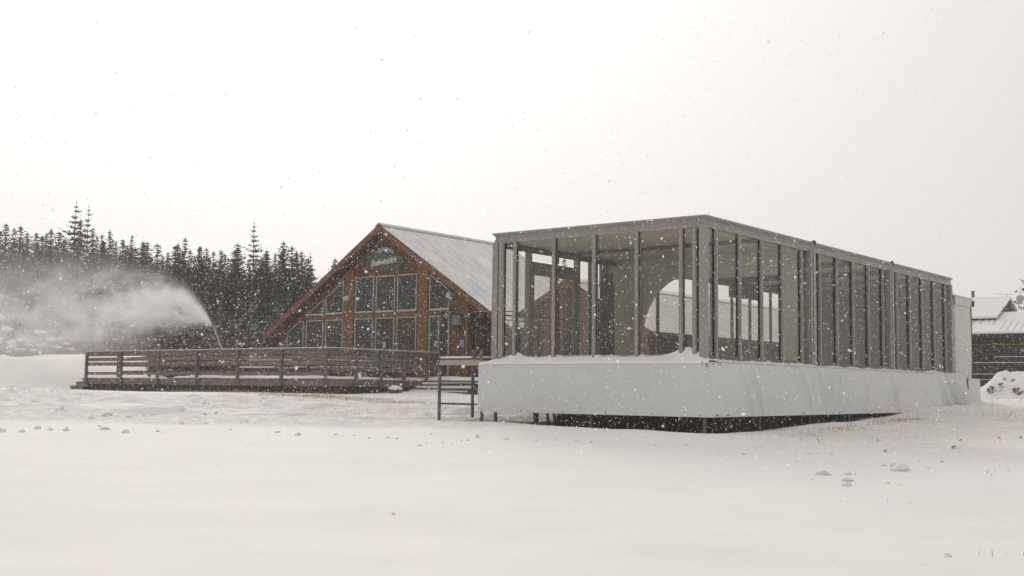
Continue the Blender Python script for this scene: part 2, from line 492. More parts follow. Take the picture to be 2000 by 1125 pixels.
def thinness(x, y):
    hx = (x - P_DECK[0]) * UV[0] + (y - P_DECK[1]) * UV[1]
    hy = (x - P_DECK[0]) * VV[0] + (y - P_DECK[1]) * VV[1]
    px = (x - P_PAV[0]) * UV[0] + (y - P_PAV[1]) * UV[1]
    py = (x - P_PAV[0]) * VV[0] + (y - P_PAV[1]) * VV[1]
    a = np.exp(-((hy + 1.9) / .8) ** 2) * sstep(-17, -13, hx) * (1 - sstep(6, 10, hx))
    a = np.maximum(a, .85 * sstep(-8.2, -6.8, px) * (1 - sstep(0, .6, px)) * sstep(-.7, .2, py) * (1 - sstep(12, 16, py)))
    a = np.maximum(a, .8 * np.exp(-((px - 1.55) / .35) ** 2) * sstep(.5, 2, py) * (1 - sstep(8, 11, py)))
    a = np.maximum(a, .65 * np.exp(-((px - 2.8) / 1.6) ** 2) * sstep(11, 15, py))
    a = np.maximum(a, .40 * sstep(-14, -9, px) * (1 - sstep(-7, -5, px)) * sstep(2, 5, py) * (1 - sstep(9, 13, py)))
    a = np.maximum(a, .30 * sstep(6, 10, x) * sstep(20, 24, y) * (1 - sstep(38, 44, y)))
    return np.clip(a, 0, 1)


build_ground()

# ------------------------------------------------------------------ glass pavilion
pav = root('glass_pavilion', P_PAV, .80, 'long flat-roofed glass pavilion with grey frames raised on a white skirt', 'pavilion')
L, W = 16.6, 5.6
ZT, ZF, ZS, ZB = 5.44, 5.22, 2.31, 1.155
one('roof', ['alu', 'alu_dark'], pav, lambda b: (b.box(-W - .085, .085, -.085, L + .085, 5.395, ZT, 0), b.box(-W - .05, .05, -.05, L + .05, 5.355, 5.395, 0)))


def _fascia(b):
    b.box(-W - .03, .03, -.03, .09, ZF, 5.355); b.box(-W - .03, .03, L - .09, L + .03, ZF, 5.355)
    b.box(-.09, .03, .09, L - .09, ZF, 5.355); b.box(-W - .03, -W + .09, .09, L - .09, ZF, 5.355)
    b.box(-W - .045, .045, -.045, -.03, 5.19, 5.27); b.box(.03, .045, -.03, L + .03, 5.19, 5.27)


one('fascia', 'alu', pav, _fascia)
one('ceiling', 'beige', pav, lambda b: b.box(-W + .1, -.1, .1, L - .1, 5.225, 5.30))
one('floor', 'floor', pav, lambda b: b.box(-W + .02, -.02, .02, L - .02, 2.14, 2.30))

JOINTS = [0, 5.51, 11.05, L]
CENT = [2.72, 8.27, 13.82]


def post(x, y, sx, sy, name='post'):
    # square post with a slimmer round-edged post on the glazed sides
    def f(b):
        b.box(x - .075, x + .075, y - .075, y + .075, 2.27, ZF - .002)
        b.box(x - .085, x - .03, y - .085, y - .03, 2.27, ZF - .004)
    o = one(name, 'alu', pav, f, bevel=.012)
    return o


def mullion(x, y, axis, z0=2.34, m0='alu'):
    # axis 'x': wall runs along x (front), outside is -y ; axis 'y': wall runs along y, outside +x ; 'yb' outside -x
    def f(b):
        if axis == 'x':
            b.box(x - .050, x + .050, y - .060, y - .012, z0, ZF - .01); b.box(x - .020, x + .034, y - .080, y - .060, z0, ZF - .01)
            b.box(x - .040, x + .040, y - .012, y + .05, z0 + .01, ZF - .012, 0)
            b.box(x + .048, x + .060, y - .05, y - .012, z0 + .01, ZF - .012, 1)
        else:
            s = 1 if axis == 'y' else -1
            def bx(x0, x1, *a): b.box(min(x0, x1), max(x0, x1), *a)
            bx(x + s * .0, x + s * .042, y - .050, y + .050, z0, ZF - .01); bx(x + s * .042, x + s * .052, y - .018, y + .034, z0, ZF - .01)
            bx(x + s * .0, x - s * .03, y - .036, y + .036, z0 + .01, ZF - .012, 0)
            bx(x - s * .0, x - s * .05, y - .054, y - .037, z0 + .01, ZF - .012, 1)
    return one('mullion', [m0, 'alu_dark'], pav, f)


def pane(x0, x1, y0, y1, z0=2.46, z1=5.215):
    return one('glass_pane', 'glass', pav, lambda b: b.box(x0, x1, y0, y1, z0, z1))


# front (narrow) face, wall along x at y = 0
fm = [-.50 - .03, -1.64, -2.76, -3.88, -5.02]
post(0, 0, 1, 1, 'corner_post'); post(-W, 0, 1, 1, 'corner_post')
for x, w in ((-.21, .035), (-5.43, .05)):
    one('mullion', ['alu', 'alu_dark'], pav, lambda b: (b.tube((x, -.03, 2.30), (x, -.03, ZF - .01), w + .02, n=12), b.box(x - .07, x + .07, .0, .05, 2.3, ZF - .012, 1)), smooth=False)
for x in fm: mullion(x, 0, 'x', 2.31)
ex = [-.10] + fm + [-W + .1]
for a, c in zip(ex[:-1], ex[1:]): pane(c + .03, a - .03, .012, .024)
one('sill', ['sill', 'alu'], pav, lambda b: b.box(-W + .08, -.08, -.02, .05, 2.29, 2.458))
# right (long) face, wall along y at x = 0
for k, y in enumerate(JOINTS[1:3]):
    one('post', ['alu', 'alu_dark'], pav, lambda b: (b.box(-.06, .075, y - .17, y + .17, 2.27, ZF - .002), b.box(.075, .10, y - .15, y - .06, 2.27, ZF - .003),
                                                     b.box(.075, .115, y - .03, y + .05, 2.27, ZF - .003), b.box(.075, .10, y + .08, y + .15, 2.27, ZF - .003), b.box(.075, .078, y - .055, y - .035, 2.28, ZF - .01, 1), b.box(.075, .078, y + .055, y + .075, 2.28, ZF - .01, 1)))
    one('roof_bracket', 'alu_dark', pav, lambda b: (b.box(.131, .155, y - .03, y + .03, 5.36, 5.46), b.tube((.09, y + .05, 5.44), (.09, y + .05, 5.485), .03), b.box(-.2, .13, y - .02, y + .08, 5.441, 5.458)))
post(0, L, 1, 1, 'corner_post')
for c0, j0, j1 in zip(CENT, JOINTS[:-1], JOINTS[1:]):
    ms = [c0 + 1.11 * k for k in (-2, -1, 0, 1, 2)]
    for y in ms: mullion(0, y, 'y')
    e = [j0 + .12] + ms + [j1 - .12]
    for a, c in zip(e[:-1], e[1:]): pane(-.020, -.010, a + .03, c - .03)
    one('sill', 'sill', pav, lambda b: [b.box(-.05, .03, a + .06, c - .06, 2.30 + (.0 if k else .0), 2.458) for k, (a, c) in enumerate(zip(e[:-1], e[1:]))])
# back-left long face (seen through the front glass): posts, door bay, wide panes
post(-W, L, 1, 1, 'corner_post')
for y in JOINTS[1:3]: one('post', 'alu', pav, lambda b: b.box(-W - .075, -W + .075, y - .12, y + .12, 2.27, ZF - .002))
for y in (4.05, 7.62, 9.85, 12.33, 13.62, 15.2): mullion(-W, y, 'yb', m0='alu_shaded')
e = [.1, 1.02]
for a, c in ((.1, 1.20), (4.05, 5.39), (5.63, 7.62), (7.62, 9.85), (9.85, 10.93), (11.17, 12.33), (12.33, 13.62), (13.62, 15.2), (15.2, L - .1)):
    pane(-W + .012, -W + .024, a + .05, c - .05)
    one('sill', 'sill', pav, lambda b: b.box(-W - .03, -W + .05, a + .06, c - .06, 2.30, 2.458))
# door bay
one('door_frame', 'alu_shaded', pav, lambda b: (b.box(-W - .06, -W + .08, 1.21, 1.32, 2.30, 5.2), b.box(-W - .06, -W + .08, 3.35, 3.46, 2.30, 5.2), b.box(-W - .06, -W + .08, 1.32, 3.35, 4.72, 4.88),
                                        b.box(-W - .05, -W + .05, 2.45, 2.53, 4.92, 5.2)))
pane(-W + .012, -W + .024, 1.34, 2.44, 4.93, 5.215); pane(-W + .012, -W + .024, 2.54, 3.34, 4.93, 5.215); pane(-W + .012, -W + .024, 3.48, 4.0)
for y0, y1 in ((1.34, 2.32), (2.35, 3.33)):
    d = one('door', 'alu_shaded', pav, lambda b: (b.box(-W - .02, -W + .06, y0, y0 + .11, 2.32, 4.70), b.box(-W - .02, -W + .06, y1 - .11, y1, 2.32, 4.70), b.box(-W - .02, -W + .06, y0 + .11, y1 - .11, 4.56, 4.70),
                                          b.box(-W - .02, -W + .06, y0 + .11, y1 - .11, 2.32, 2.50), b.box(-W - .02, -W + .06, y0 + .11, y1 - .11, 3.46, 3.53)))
    one('door_glass', 'glass', d, lambda b: (b.box(-W + .012, -W + .024, y0 + .11, y1 - .11, 3.53, 4.56), b.box(-W + .012, -W + .024, y0 + .11, y1 - .11, 2.50, 3.46)))
    one('handle', 'black', d, lambda b: b.box(-W + .06, -W + .10, (y1 - .09 if y0 < 2 else y0 + .05), (y1 - .05 if y0 < 2 else y0 + .09), 3.2, 3.6))
# header of the lining over the back-left windows, and the curtain with its round shoulder
def _header(b):
    b.box(-W + .1, -W + .16, .12, 5.4, 5.08, 5.223)
    b.box(-W + .1, -W + .22, 5.63, L - .2, 5.06, 5.223); b.box(-W + .1, -W + .2, 11.9, 13.9, 4.72, 5.06)
one('header', 'liner_and_shade', pav, _header)


def _curtain(b):
    rows = []
    ys = np.linspace(4.25, 5.02, 40)
    top = lambda y: 5.12 - .50 * max(0, (y - 4.45) / .57) ** 2.4
    for t in (0, 1):
        rows.append([(-W + .16 + .035 * math.sin(y * 30), y, 2.31 if t == 0 else top(y)) for y in ys])
    b.grid(rows)
one('curtain', 'curtain', pav, _curtain)


def _partition(b):
    # beige wall across the first bay with one big lopsided arch
    y0, y1 = 5.46, 5.58
    op = [(-.70, 2.302), (-.70, 4.35)]
    for k in range(1, 9):
        a = PI / 2 * k / 8; op.append((-.70 - .5 * (1 - math.cos(a)), 4.35 + .45 * math.sin(a)))
    cx, rx, rz, zb = -3.25, 1.60, 1.62, 3.20
    for k in range(0, 17):
        a = PI / 2 * (1 - k / 16); op.append((cx - rx * math.cos(a), zb + rz * math.sin(a)))
    op.append((-4.85, 2.302))
    # jambs and lintel as a strip of quads between opening and outer edge
    outer = [(-.12, 2.302), (-.12, 4.35)] + [(-.12 - (.5) * (k / 8), 4.35 + .873 * (k / 8)) for k in range(1, 9)]
    outer[9] = (-.12, 5.223)
    out = []
    for i, (x, z) in enumerate(op):
        if i == 0: out.append((-.12, 2.302))
        elif i == len(op) - 1: out.append((-W + .12, 2.302))
        elif x > -1.0 and z < 4.7: out.append((-.12, z))
        elif x < -4.35: out.append((-W + .12, z))
        else: out.append((x, 5.223))
    # make corners reach the ceiling corners
    seq_o, seq_i = [], []
    for i, (o_, p_) in enumerate(zip(out, op)):
        if i and out[i - 1][1] < 5.2 and o_[1] > 5.2: seq_o.append((-.12, 5.223)); seq_i.append(op[i - 1])
        if i and out[i - 1][1] > 5.2 and o_[1] < 5.2: seq_o.append((-W + .12, 5.223)); seq_i.append(op[i])
        seq_o.append(o_); seq_i.append(p_)
    n = len(seq_o)
    for y in (y0, y1):
        vs = [(x, y, z) for x, z in seq_o] + [(x, y, z) for x, z in seq_i]
        fs = [(k, k + 1, n + k + 1, n + k) for k in range(n - 1)]
        b.add(vs, fs)
    vs = [(x, y0, z) for x, z in op] + [(x, y1, z) for x, z in op]; m_ = len(op)
    b.add(vs, [(k, k + 1, m_ + k + 1, m_ + k) for k in range(m_ - 1)])
    # cove between this wall and the ceiling
    R = .55; rows = []
    for k in range(9):
        a = PI / 2 * k / 8
        rows.append([(-.12, y0 - .003 - R * (1 - math.sin(a)), 5.222 - R * (1 - math.cos(a))), (-W + .2, y0 - .003 - R * (1 - math.sin(a)), 5.222 - R * (1 - math.cos(a)))])
    b.grid(rows)
    b.box(-W + .125, -W + .139, 4.3, 5.46, 4.45, 5.222)
    # rounded corner towards the curtain
    rows = []
    for k in range(9):
        a = PI / 2 * k / 8
        rows.append([(-W + .14 + .45 * (1 - math.cos(a)), y0 - .003 - .45 * (1 - math.sin(a)), 2.302), (-W + .14 + .45 * (1 - math.cos(a)), y0 - .003 - .45 * (1 - math.sin(a)), 5.2)])
    b.grid(rows)
one('partition', 'beige', pav, _partition)
one('end_wall', 'liner_and_shade', pav, lambda b: b.box(-W + .02, -.08, L - .06, L - .01, 2.30, 5.22))  # painted dark to carry the shade of the unlit far bays
for y in (2.7, 8.3, 11.05, 13.8):
    one('beam_and_gap_shade', 'liner_and_shade', pav, lambda b: b.box(-W + .2, -.12, y - .06, y + .06, 5.08 if y > 3 else 5.15, 5.224))
one('beam_and_gap_shade', 'liner_and_shade', pav, lambda b: [b.bar((x0, 5.40 - .02, 5.10 - .07 * abs(x0 + 2) ** 1.2 * .3), (x0 - .2, 5.40 - .02, 5.10 - .07 * abs(x0 - .2 + 2) ** 1.2 * .3), .10, .10) for x0 in np.arange(-.2, -3.9, -.2)])  # curved dark strip standing in for the shadowed gap above the arch


def _skirt(b):
    nz = 26
    def fold_front(x, t): return .012 * math.sin(x * 1.7 + 1) * math.sin(t * PI) + .010 * math.sin(x * 6 + t * 3) * max(0, 1 - abs(x) / .9)
    def fold_side(y, t):
        f = .0
        for y0, k, a, w in ((1.15, .5, .020, .10), (1.7, .45, .024, .09), (4.4, .55, .020, .13), (5.5, .3, .024, .10), (6.3, -.25, .030, .10), (6.65, -.5, .030, .09), (7.1, -.7, .024, .09), (8.7, -.35, .018, .10), (10.4, .5, .018, .14),
                            (14.4, .9, .035, .16), (15.2, .8, .06, .13), (15.7, .65, .06, .12), (16.15, .45, .06, .11), (16.6, .25, .05, .11), (17.0, .1, .04, .1)):
            d = y - (y0 + k * (1 - t) * 1.2)
            f += a * math.exp(-(d / w) ** 2) * (.25 + 1.2 * (1 - t) if y0 > 13 else .35 + math.sin(t * PI))
        return f * (2.4 if y < 6 else 3.3 if y < 13 else 3.8) + .02 * math.sin(y * .9) * math.sin(t * PI)
    # one sheet from the left corner round the near corner to the far end
    path = [(x, -.25, 0, -1, x, None) for x in np.linspace(-W - .33, .14, 110)]
    path += [(.14 + .12 * math.sin(t), -.13 - .12 * math.cos(t), math.sin(t), -math.cos(t), None, None) for t in np.linspace(.15, PI / 2 - .15, 8)]
    path += [(.26, y, 1, 0, None, y) for y in np.concatenate([np.linspace(-.13, 13, 230), np.linspace(13.05, 17.45, 150)])]
    rows = []
    for i in range(nz + 1):
        t = 1 - i / nz; row = []
        for x, y, nx, ny, fx, fy in path:
            o_ = .02 * (1 - t)
            if fx is not None: o_ += fold_front(fx, t)
            if fy is not None: o_ += fold_side(fy, t) * float(sstep(-.13, .5, fy))
            row.append((x + nx * o_, y + ny * o_, ZB + (ZS - ZB) * t))
        rows.append(row)
    b.grid(rows)
    # left side and far end, top shelf
    b.box(-W - .335, -W - .325, -.24, 17.4, ZB, ZS); b.box(-W - .33, .25, 17.42, 17.44, ZB, ZS)
    b.box(-W - .33, .262, -.25, -.02, ZS - .015, ZS - .003); b.box(.0, .262, -.02, 17.45, ZS - .015, ZS - .003); b.box(-W - .33, -W, -.02, 17.45, ZS - .015, ZS - .003)
    # grommets along the hem and at the corner
    for x in np.arange(-W - .2, .2, 1.17):
        b.box(x - .012, x + .012, -.275, -.262, ZB + .03, ZB + .055, 1)
    for y in (.0, .07, .5, .57, 2.2, 4.4, 6.6, 8.8, 11):
        b.box(.282, .295, y - .012, y + .012, ZB + .03, ZB + .055, 1)
    for x, y, z in ((.18, -.262, 2.27), (.10, -.262, 2.30), (.20, -.262, 2.22), (.262, -.1, 2.27), (.262, .1, 2.29), (.262, .2, 2.26)):
        b.box(x - .012, x + .012, y - .012, y + .012, z - .012, z + .012, 1)
one('skirt', ['vinyl', 'alu_dark'], pav, _skirt, smooth=True)


def _ledge(b):
    # drift against the front glass: humps up at every mullion, falls to the skirt edge
    xs = np.linspace(-W - .30, .24, 150)
    rows = []
    for j in range(10):
        t = j / 9; row = []
        for x in xs:
            e = sstep(-W - .32, -W + .12, x) * (1 - sstep(-.12, .24, x))
            hump = sum(.085 * math.exp(-((x - q - .03) / .13) ** 2) for q in fm[1:]) * .35 + .17 * math.exp(-((x + 5.0) / .17) ** 2) * .5 + .16 * math.exp(-((x + .42) / .34) ** 2)
            h = .13 + hump + .012 * vnoise(x * 3, 0, 7) * 2
            z = ZS + .012 + e * h * (1 - t) ** 1.35 + .02 * (1 - t ** 6)
            row.append((x, .02 - t * .285, z))
        rows.append(row)
    rows.append([(x, -.265, ZS - .03) for x in xs])
    b.grid(rows)
    # long side: thin ragged line of snow
    ys = np.linspace(.12, 17.3, 260); rows = []
    for j in range(6):
        t = j / 5
        rows.append([(.02 + t * .25, y, ZS + .006 + (.05 + .05 * float(vnoise(y * 1.7, 3, 9)) + .03 * float(vnoise(y * 6, 1, 4))) * (1 - t) ** 1.2 + .012 * (1 - t ** 6)) for y in ys])
    b.grid(rows)
one('snow_ledge', 'snow', pav, _ledge, smooth=True)
# legs, plywood box and raking struts below the stage
for x, y in ((-5.55, -.05), (-2.85, .0), (-.02, .06), (-.06, 2.7), (-.06, 5.5), (-.06, 8.2), (-5.5, 2.6), (-5.5, 5.5)):
    one('leg', 'steel', pav, lambda b: (b.box(x - .03, x + .03, y - .03, y + .03, hz(*loc(P_PAV, x, y)[:2]) - .1, 2.14), b.box(x - .09, x + .09, y - .09, y + .09, hz(*loc(P_PAV, x, y)[:2]) - .02, hz(*loc(P_PAV, x, y)[:2]) + .02)))
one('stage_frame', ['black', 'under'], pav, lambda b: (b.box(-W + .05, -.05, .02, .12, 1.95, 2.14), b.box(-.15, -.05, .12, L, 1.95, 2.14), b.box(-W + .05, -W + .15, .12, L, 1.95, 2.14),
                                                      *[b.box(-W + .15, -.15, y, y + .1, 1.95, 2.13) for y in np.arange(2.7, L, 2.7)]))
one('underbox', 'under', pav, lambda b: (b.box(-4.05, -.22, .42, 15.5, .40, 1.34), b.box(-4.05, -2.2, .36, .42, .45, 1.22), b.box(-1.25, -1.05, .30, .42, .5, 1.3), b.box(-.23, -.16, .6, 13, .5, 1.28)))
for x in (-4.62, -4.42):
    one('strut', 'steel', pav, lambda b: b.bar((x + .26, .5, hz(*loc(P_PAV, x, .5)[:2]) - .05), (x, .55, 1.95), .06, .05))
for x in (-5.0,):
    one('strut', 'steel', pav, lambda b: b.bar((x - .05, .9, hz(*loc(P_PAV, x, .9)[:2]) - .05), (x - .05, .9, 1.95), .09, .09))

# white tent joined to the far end: a thing of its own
tent = root('fabric_tent', loc(P_PAV, 0, 16.75), 1.2, 'white fabric tent standing behind the far end of the glass pavilion', 'tent')
def _tw(b):
    ys = np.linspace(0, 1.72, 50); rows = []
    for t in np.linspace(0, 1, 8):
        rows.append([(.10 + .010 * math.sin(y * 23) * math.sin(PI * t), y, 2.1 + 2.72 * t) for y in ys])
    b.grid(rows)
    b.box(-W, -W + .05, 0, 1.72, 2.1, 4.82); b.box(-W + .05, .09, 1.66, 1.72, 2.1, 4.82); b.box(-W + .05, .09, .0, .05, 2.1, 4.82)
one('wall', 'tent', tent, _tw, smooth=True)
one('valance', 'tent', tent, lambda b: (b.box(.11, .135, -.02, 1.78, 4.60, 4.88), b.box(-W - .02, .11, 1.73, 1.76, 4.60, 4.88)))
one('roof', 'tent', tent, lambda b: b.prism([(.15, 4.86), (.15, 4.90), (-W / 2, 5.75), (-W - .05, 4.90), (-W - .05, 4.86)], -.05, 1.80))
one('post', 'alu_dark', tent, lambda b: (b.box(.06, .12, 1.72, 1.79, 1.25, 4.9), b.box(.1, .2, 1.77, 1.83, 4.62, 4.82)))
def _ts(b):
    rows = []
    for t in np.linspace(0, 1, 10):
        rows.append([(.34 - .03 * t + .02 * math.sin(y * 7 + 2 * t) * (1 - t), y, 1.25 + .96 * t) for y in np.linspace(.6, 1.84, 40)])
    b.grid(rows); b.box(.1, .33, .6, 1.84, 2.20, 2.215); b.box(-W, .33, 1.83, 1.85, 1.25, 2.2)
one('skirt', 'vinyl', tent, _ts, smooth=True)

# ------------------------------------------------------------------ stair landing beside the pavilion
lan = root('steel_landing', loc(P_PAV, -6.7, .6), .95, 'galvanised steel landing with black guard rails at the left end of the glass pavilion', 'landing')
def LX(x): return x + 6.7
def LY(y): return y - .6
def lbox(b, x0, x1, y0, y1, z0, z1, mi=0): b.box(LX(x0), LX(x1), LY(y0), LY(y1), z0, z1, mi)
one('platform', ['channel', 'alu_dark'], lan, lambda b: (lbox(b, -7.42, -5.96, -.03, 1.36, 2.28, 2.40), lbox(b, -7.40, -7.37, -.05, -.03, 2.31, 2.34, 1), lbox(b, -7.1, -5.95, 1.36, 5.2, 2.28, 2.40), lbox(b, -7.44, -5.95, -.04, 1.37, 2.40, 2.425, 1)))
one('snow_layer', 'snow', lan, lambda b: (lbox(b, -7.40, -5.96, -.02, 1.34, 2.425, 2.48), lbox(b, -7.08, -5.96, 1.34, 5.18, 2.401, 2.47)), bevel=.02)
for x, y in ((-7.37, .0), (-6.02, .0), (-7.37, 1.3), (-6.95, 3.4), (-6.95, 5.1)):
    g = hz(*loc(P_PAV, x, y)[:2])
    lg = one('leg', 'steel', lan, lambda b: b.tube((LX(x), LY(y), g - .03), (LX(x), LY(y), 2.42 if x > -6.5 or y > 0 else 2.46), .042, n=10), smooth=False)
    one('foot', 'alu_dark', lg, lambda b: b.box(LX(x) - .07, LX(x) + .07, LY(y) - .07, LY(y) + .07, g - .03, g - .005))
one('clamp', 'steel', lan, lambda b: (lbox(b, -6.30, -6.22, -.06, .02, 2.4, 2.64), lbox(b, -6.06, -5.99, -.06, .02, 2.4, 2.64), b.bar((LX(-6.26), LY(-.02), 2.42), (LX(-6.03), LY(-.02), 2.56), .04, .04)))
one('crossbar', 'black', lan, lambda b: b.tube((LX(-7.37), LY(0), 1.32), (LX(-5.9), LY(0), 1.32), .024))
one('crossbar', 'black', lan, lambda b: (b.tube((LX(-7.37), LY(0), 1.80), (LX(-6.25), LY(.0), 1.80), .028), b.bar((LX(-6.25), LY(.0), 1.80), (LX(-6.1), LY(.1), 1.73), .06, .06), b.bar((LX(-6.1), LY(.1), 1.73), (LX(-5.9), LY(.1), 1.76), .06, .12)))
one('crossbar', 'steel', lan, lambda b: b.tube((LX(-7.37), LY(0), 1.66), (LX(-7.37), LY(1.3), 1.66), .024))
def rail(name, pts, z0, z1, sp=.11, posts=True):
    def f(b):
        for p, q in zip(pts[:-1], pts[1:]):
            p = np.array(p, float); q = np.array(q, float); n = max(1, int(np.linalg.norm(q - p) / sp))
            P = lambda w, z: (LX(w[0]), LY(w[1]), z)
            b.tube(P(p, z1), P(q, z1), .024); b.tube(P(p, z0), P(q, z0), .018); b.tube(P(p, z1 - .12), P(q, z1 - .12), .012)
            for k in range(1, n):
                w = p + (q - p) * k / n; b.tube(P(w, z0), P(w, z1 - .12), .0085, n=5)
            for w in (p, q): b.tube(P(w, z0 - .1), P(w, z1), .03)
    return one(name, 'black', lan, f)
rail('guard_rail', [(-7.37, .04), (-7.37, 1.3)], 2.53, 3.60)
rail('guard_rail', [(-7.37, 1.3), (-6.98, 1.3)], 2.53, 3.66, .25)
rail('guard_rail', [(-6.98, 1.3), (-6.98, 3.2)], 2.53, 3.62, .22)
rail('guard_rail', [(-6.98, 3.2), (-6.98, 5.1)], 2.53, 3.45, .12)
one('guard_rail', 'black', lan, lambda b: b.tube((LX(-6.98), LY(1.3), 3.66), (LX(-5.72), LY(1.0), 3.62), .02))

# ------------------------------------------------------------------ chalet
cha = root('chalet', P_CHA, 1.5, 'brown gabled timber chalet with tall windows and a snowy corrugated roof', 'chalet')
K = 1.0652
def S(s): return s * K
def Zc(z): return 1.7 + (z - 1.7) * K
AX, AZc, SL = -.10, 8.45, .637
XL, XR = S(-6.09), S(4.11)
def under(x): return AZc - .30 - SL * abs(x - AX)
wp = [(XL, 1.3), (XR, 1.3), (XR, under(XR)), (AX, under(AX)), (XL, under(XL))]
one('wall', ['siding', 'sidingside'], cha, lambda b: (b.prism(wp, 0, .15, 0), b.box(XR - .15, XR, .15, 8.2, 1.3, under(XR)), b.box(XL, XL + .15, .15, 8.2, 1.3, under(XL)), b.prism(wp, 8.05, 8.2)))


def corrugated(b, xa, za, xb, zb, y0, y1, th=.03, mi=0):
    n = int((y1 - y0) / RIB) * 6
    ys = [y0 + (y1 - y0) * k / n for k in range(n + 1)]
    rows = []
    for t in np.linspace(0, 1, 3):
        rows.append([(xa + (xb - xa) * t, y, za + (zb - za) * t + th * max(0, math.cos(2 * PI * y / RIB)) ** .7) for y in ys])
    b.grid(rows, mi)


YF, YB = -.52, 8.30
EL, ER = -7.05, 6.85
def top(x): return AZc - SL * abs(x - AX)
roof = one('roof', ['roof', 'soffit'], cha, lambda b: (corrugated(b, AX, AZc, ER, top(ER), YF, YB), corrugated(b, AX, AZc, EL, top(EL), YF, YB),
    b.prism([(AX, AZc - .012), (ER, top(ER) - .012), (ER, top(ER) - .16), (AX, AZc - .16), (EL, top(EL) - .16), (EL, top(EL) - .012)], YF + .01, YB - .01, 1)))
one('ridge_cap', 'seam', roof, lambda b: (b.bar((AX + .11, YF - .01, AZc - .02), (AX + .11, YB, AZc - .02), .24, .03, up=(.537, 0, .843)), b.bar((AX - .11, YF - .01, AZc - .02), (AX - .11, YB, AZc - .02), .24, .03, up=(-.537, 0, .843))))
one('barge_board', 'timber', cha, lambda b: b.prism([(AX, AZc - .03), (ER + .03, top(ER + .03) - .03), (ER + .03, top(ER + .03) - .30), (AX, AZc - .30)], YF - .045, YF + .008))
one('barge_board', 'timber', cha, lambda b: b.prism([(AX, AZc - .03), (AX, AZc - .30), (EL - .03, top(EL - .03) - .30), (EL - .03, top(EL - .03) - .03)], YF - .045, YF + .008))
one('eave_board', 'timber', cha, lambda b: (b.box(ER, ER + .04, YF, YB, top(ER) - .25, top(ER) - .03), b.box(EL - .04, EL, YF, YB, top(EL) - .25, top(EL) - .03)))
# posts and belts of the gable
one('pillar', 'timber', cha, lambda b: b.box(S(-2.30), S(-1.80), -.09, -.002, 1.7, under(S(-2.30)) + .02), bevel=.01)
one('pillar', 'timber', cha, lambda b: b.box(S(1.64), S(2.15), -.09, -.002, 1.7, under(S(2.15)) + .02), bevel=.01)
one('pillar', 'timber', cha, lambda b: b.box(S(3.95), S(4.13), -.07, -.002, 1.7, under(S(4.13)) + .02), bevel=.01)
one('belt', 'timber', cha, lambda b: (b.box(S(-4.9), S(-2.31), -.07, -.002, Zc(4.44), Zc(4.585)), b.box(S(-1.79), S(1.63), -.07, -.002, Zc(4.44), Zc(4.60)), b.box(S(2.16), S(3.3), -.07, -.002, Zc(4.46), Zc(4.585))))
one('base_board', 'siding', cha, lambda b: b.box(XL, XR, -.05, -.002, 1.35, 2.02))


def window(poly, label=None):
    poly = [(S(x), Zc(z)) for x, z in poly]
    cx = sum(p[0] for p in poly) / len(poly); cz = sum(p[1] for p in poly) / len(poly)
    n = len(poly); w = .055
    # inset polygon
    ins = []
    for i in range(n):
        p0, p1, p2 = Vector(poly[i - 1]), Vector(poly[i]), Vector(poly[(i + 1) % n])
        d1 = (p1 - p0).normalized(); d2 = (p2 - p1).normalized()
        n1 = Vector((-d1.y, d1.x)); n2 = Vector((-d2.y, d2.x))
        if n1.dot(Vector((cx, cz)) - p1) < 0: n1 = -n1
        if n2.dot(Vector((cx, cz)) - p1) < 0: n2 = -n2
        bis = n1 + n2; k = w / max(.25, (1 + n1.dot(n2)))
        q = p1 + bis * k; ins.append((q.x, q.y))

    def fr(b):
        vs = [(x, -.075, z) for x, z in poly] + [(x, -.075, z) for x, z in ins] + [(x, -.001, z) for x, z in poly] + [(x, -.02, z) for x, z in ins]
        fs = []
        for k in range(n):
            j = (k + 1) % n
            fs += [(k, j, n + j, n + k), (k, 2 * n + k, 2 * n + j, j), (n + k, n + j, 3 * n + j, 3 * n + k)]
        b.add(vs, fs)
        zb = min(z for _, z in poly); x0 = min(x for x, _ in poly); x1 = max(x for x, _ in poly)
        b.box(x0, x1, -.10, -.074, zb - .02, zb + .03); b.box(x0 + .03, x1 - .03, -.098, -.076, zb + .031, zb + .05, 1)
    wn = one('window', ['trim', 'snow'], cha, fr)
    one('pane', 'pane', wn, lambda b: b.prism(ins, -.035, -.012))
    return wn


zl = 2.30
for a, c in ((-1.72, -.71), (-.58, .43), (.55, 1.57)):
    window([(a, 4.63), (c, 4.63), (c, 6.06), (a, 6.06)]); window([(a, zl), (c, zl), (c, 4.42), (a, 4.42)])
window([(2.21, 4.62), (3.20, 4.62), (3.20, 5.39), (2.21, 6.02)])
window([(-3.39, 4.63), (-2.37, 4.63), (-2.37, 5.99), (-3.39, 5.36)])
window([(-4.58, 4.61), (-3.50, 4.61), (-3.50, 5.29)])
window([(-5.66, zl), (-4.66, zl), (-4.66, 4.40), (-4.96, 4.39), (-5.66, 3.92)])
window([(-4.52, zl), (-3.51, zl), (-3.51, 4.41), (-4.52, 4.41)])
window([(-3.37, zl), (-2.37, zl), (-2.37, 4.41), (-3.37, 4.41)])
dr = one('door', ['trim', 'siding'], cha, lambda b: (b.box(S(2.20), S(2.27), -.07, 0, 2.0, Zc(4.43)), b.box(S(3.14), S(3.21), -.07, 0, 2.0, Zc(4.43)), b.box(S(2.27), S(3.14), -.07, 0, Zc(4.36), Zc(4.43)), b.box(S(2.27), S(3.14), -.06, 0, 2.0, 2.15), b.box(S(2.66), S(2.72), -.06, 0, 2.15, Zc(4.36))))
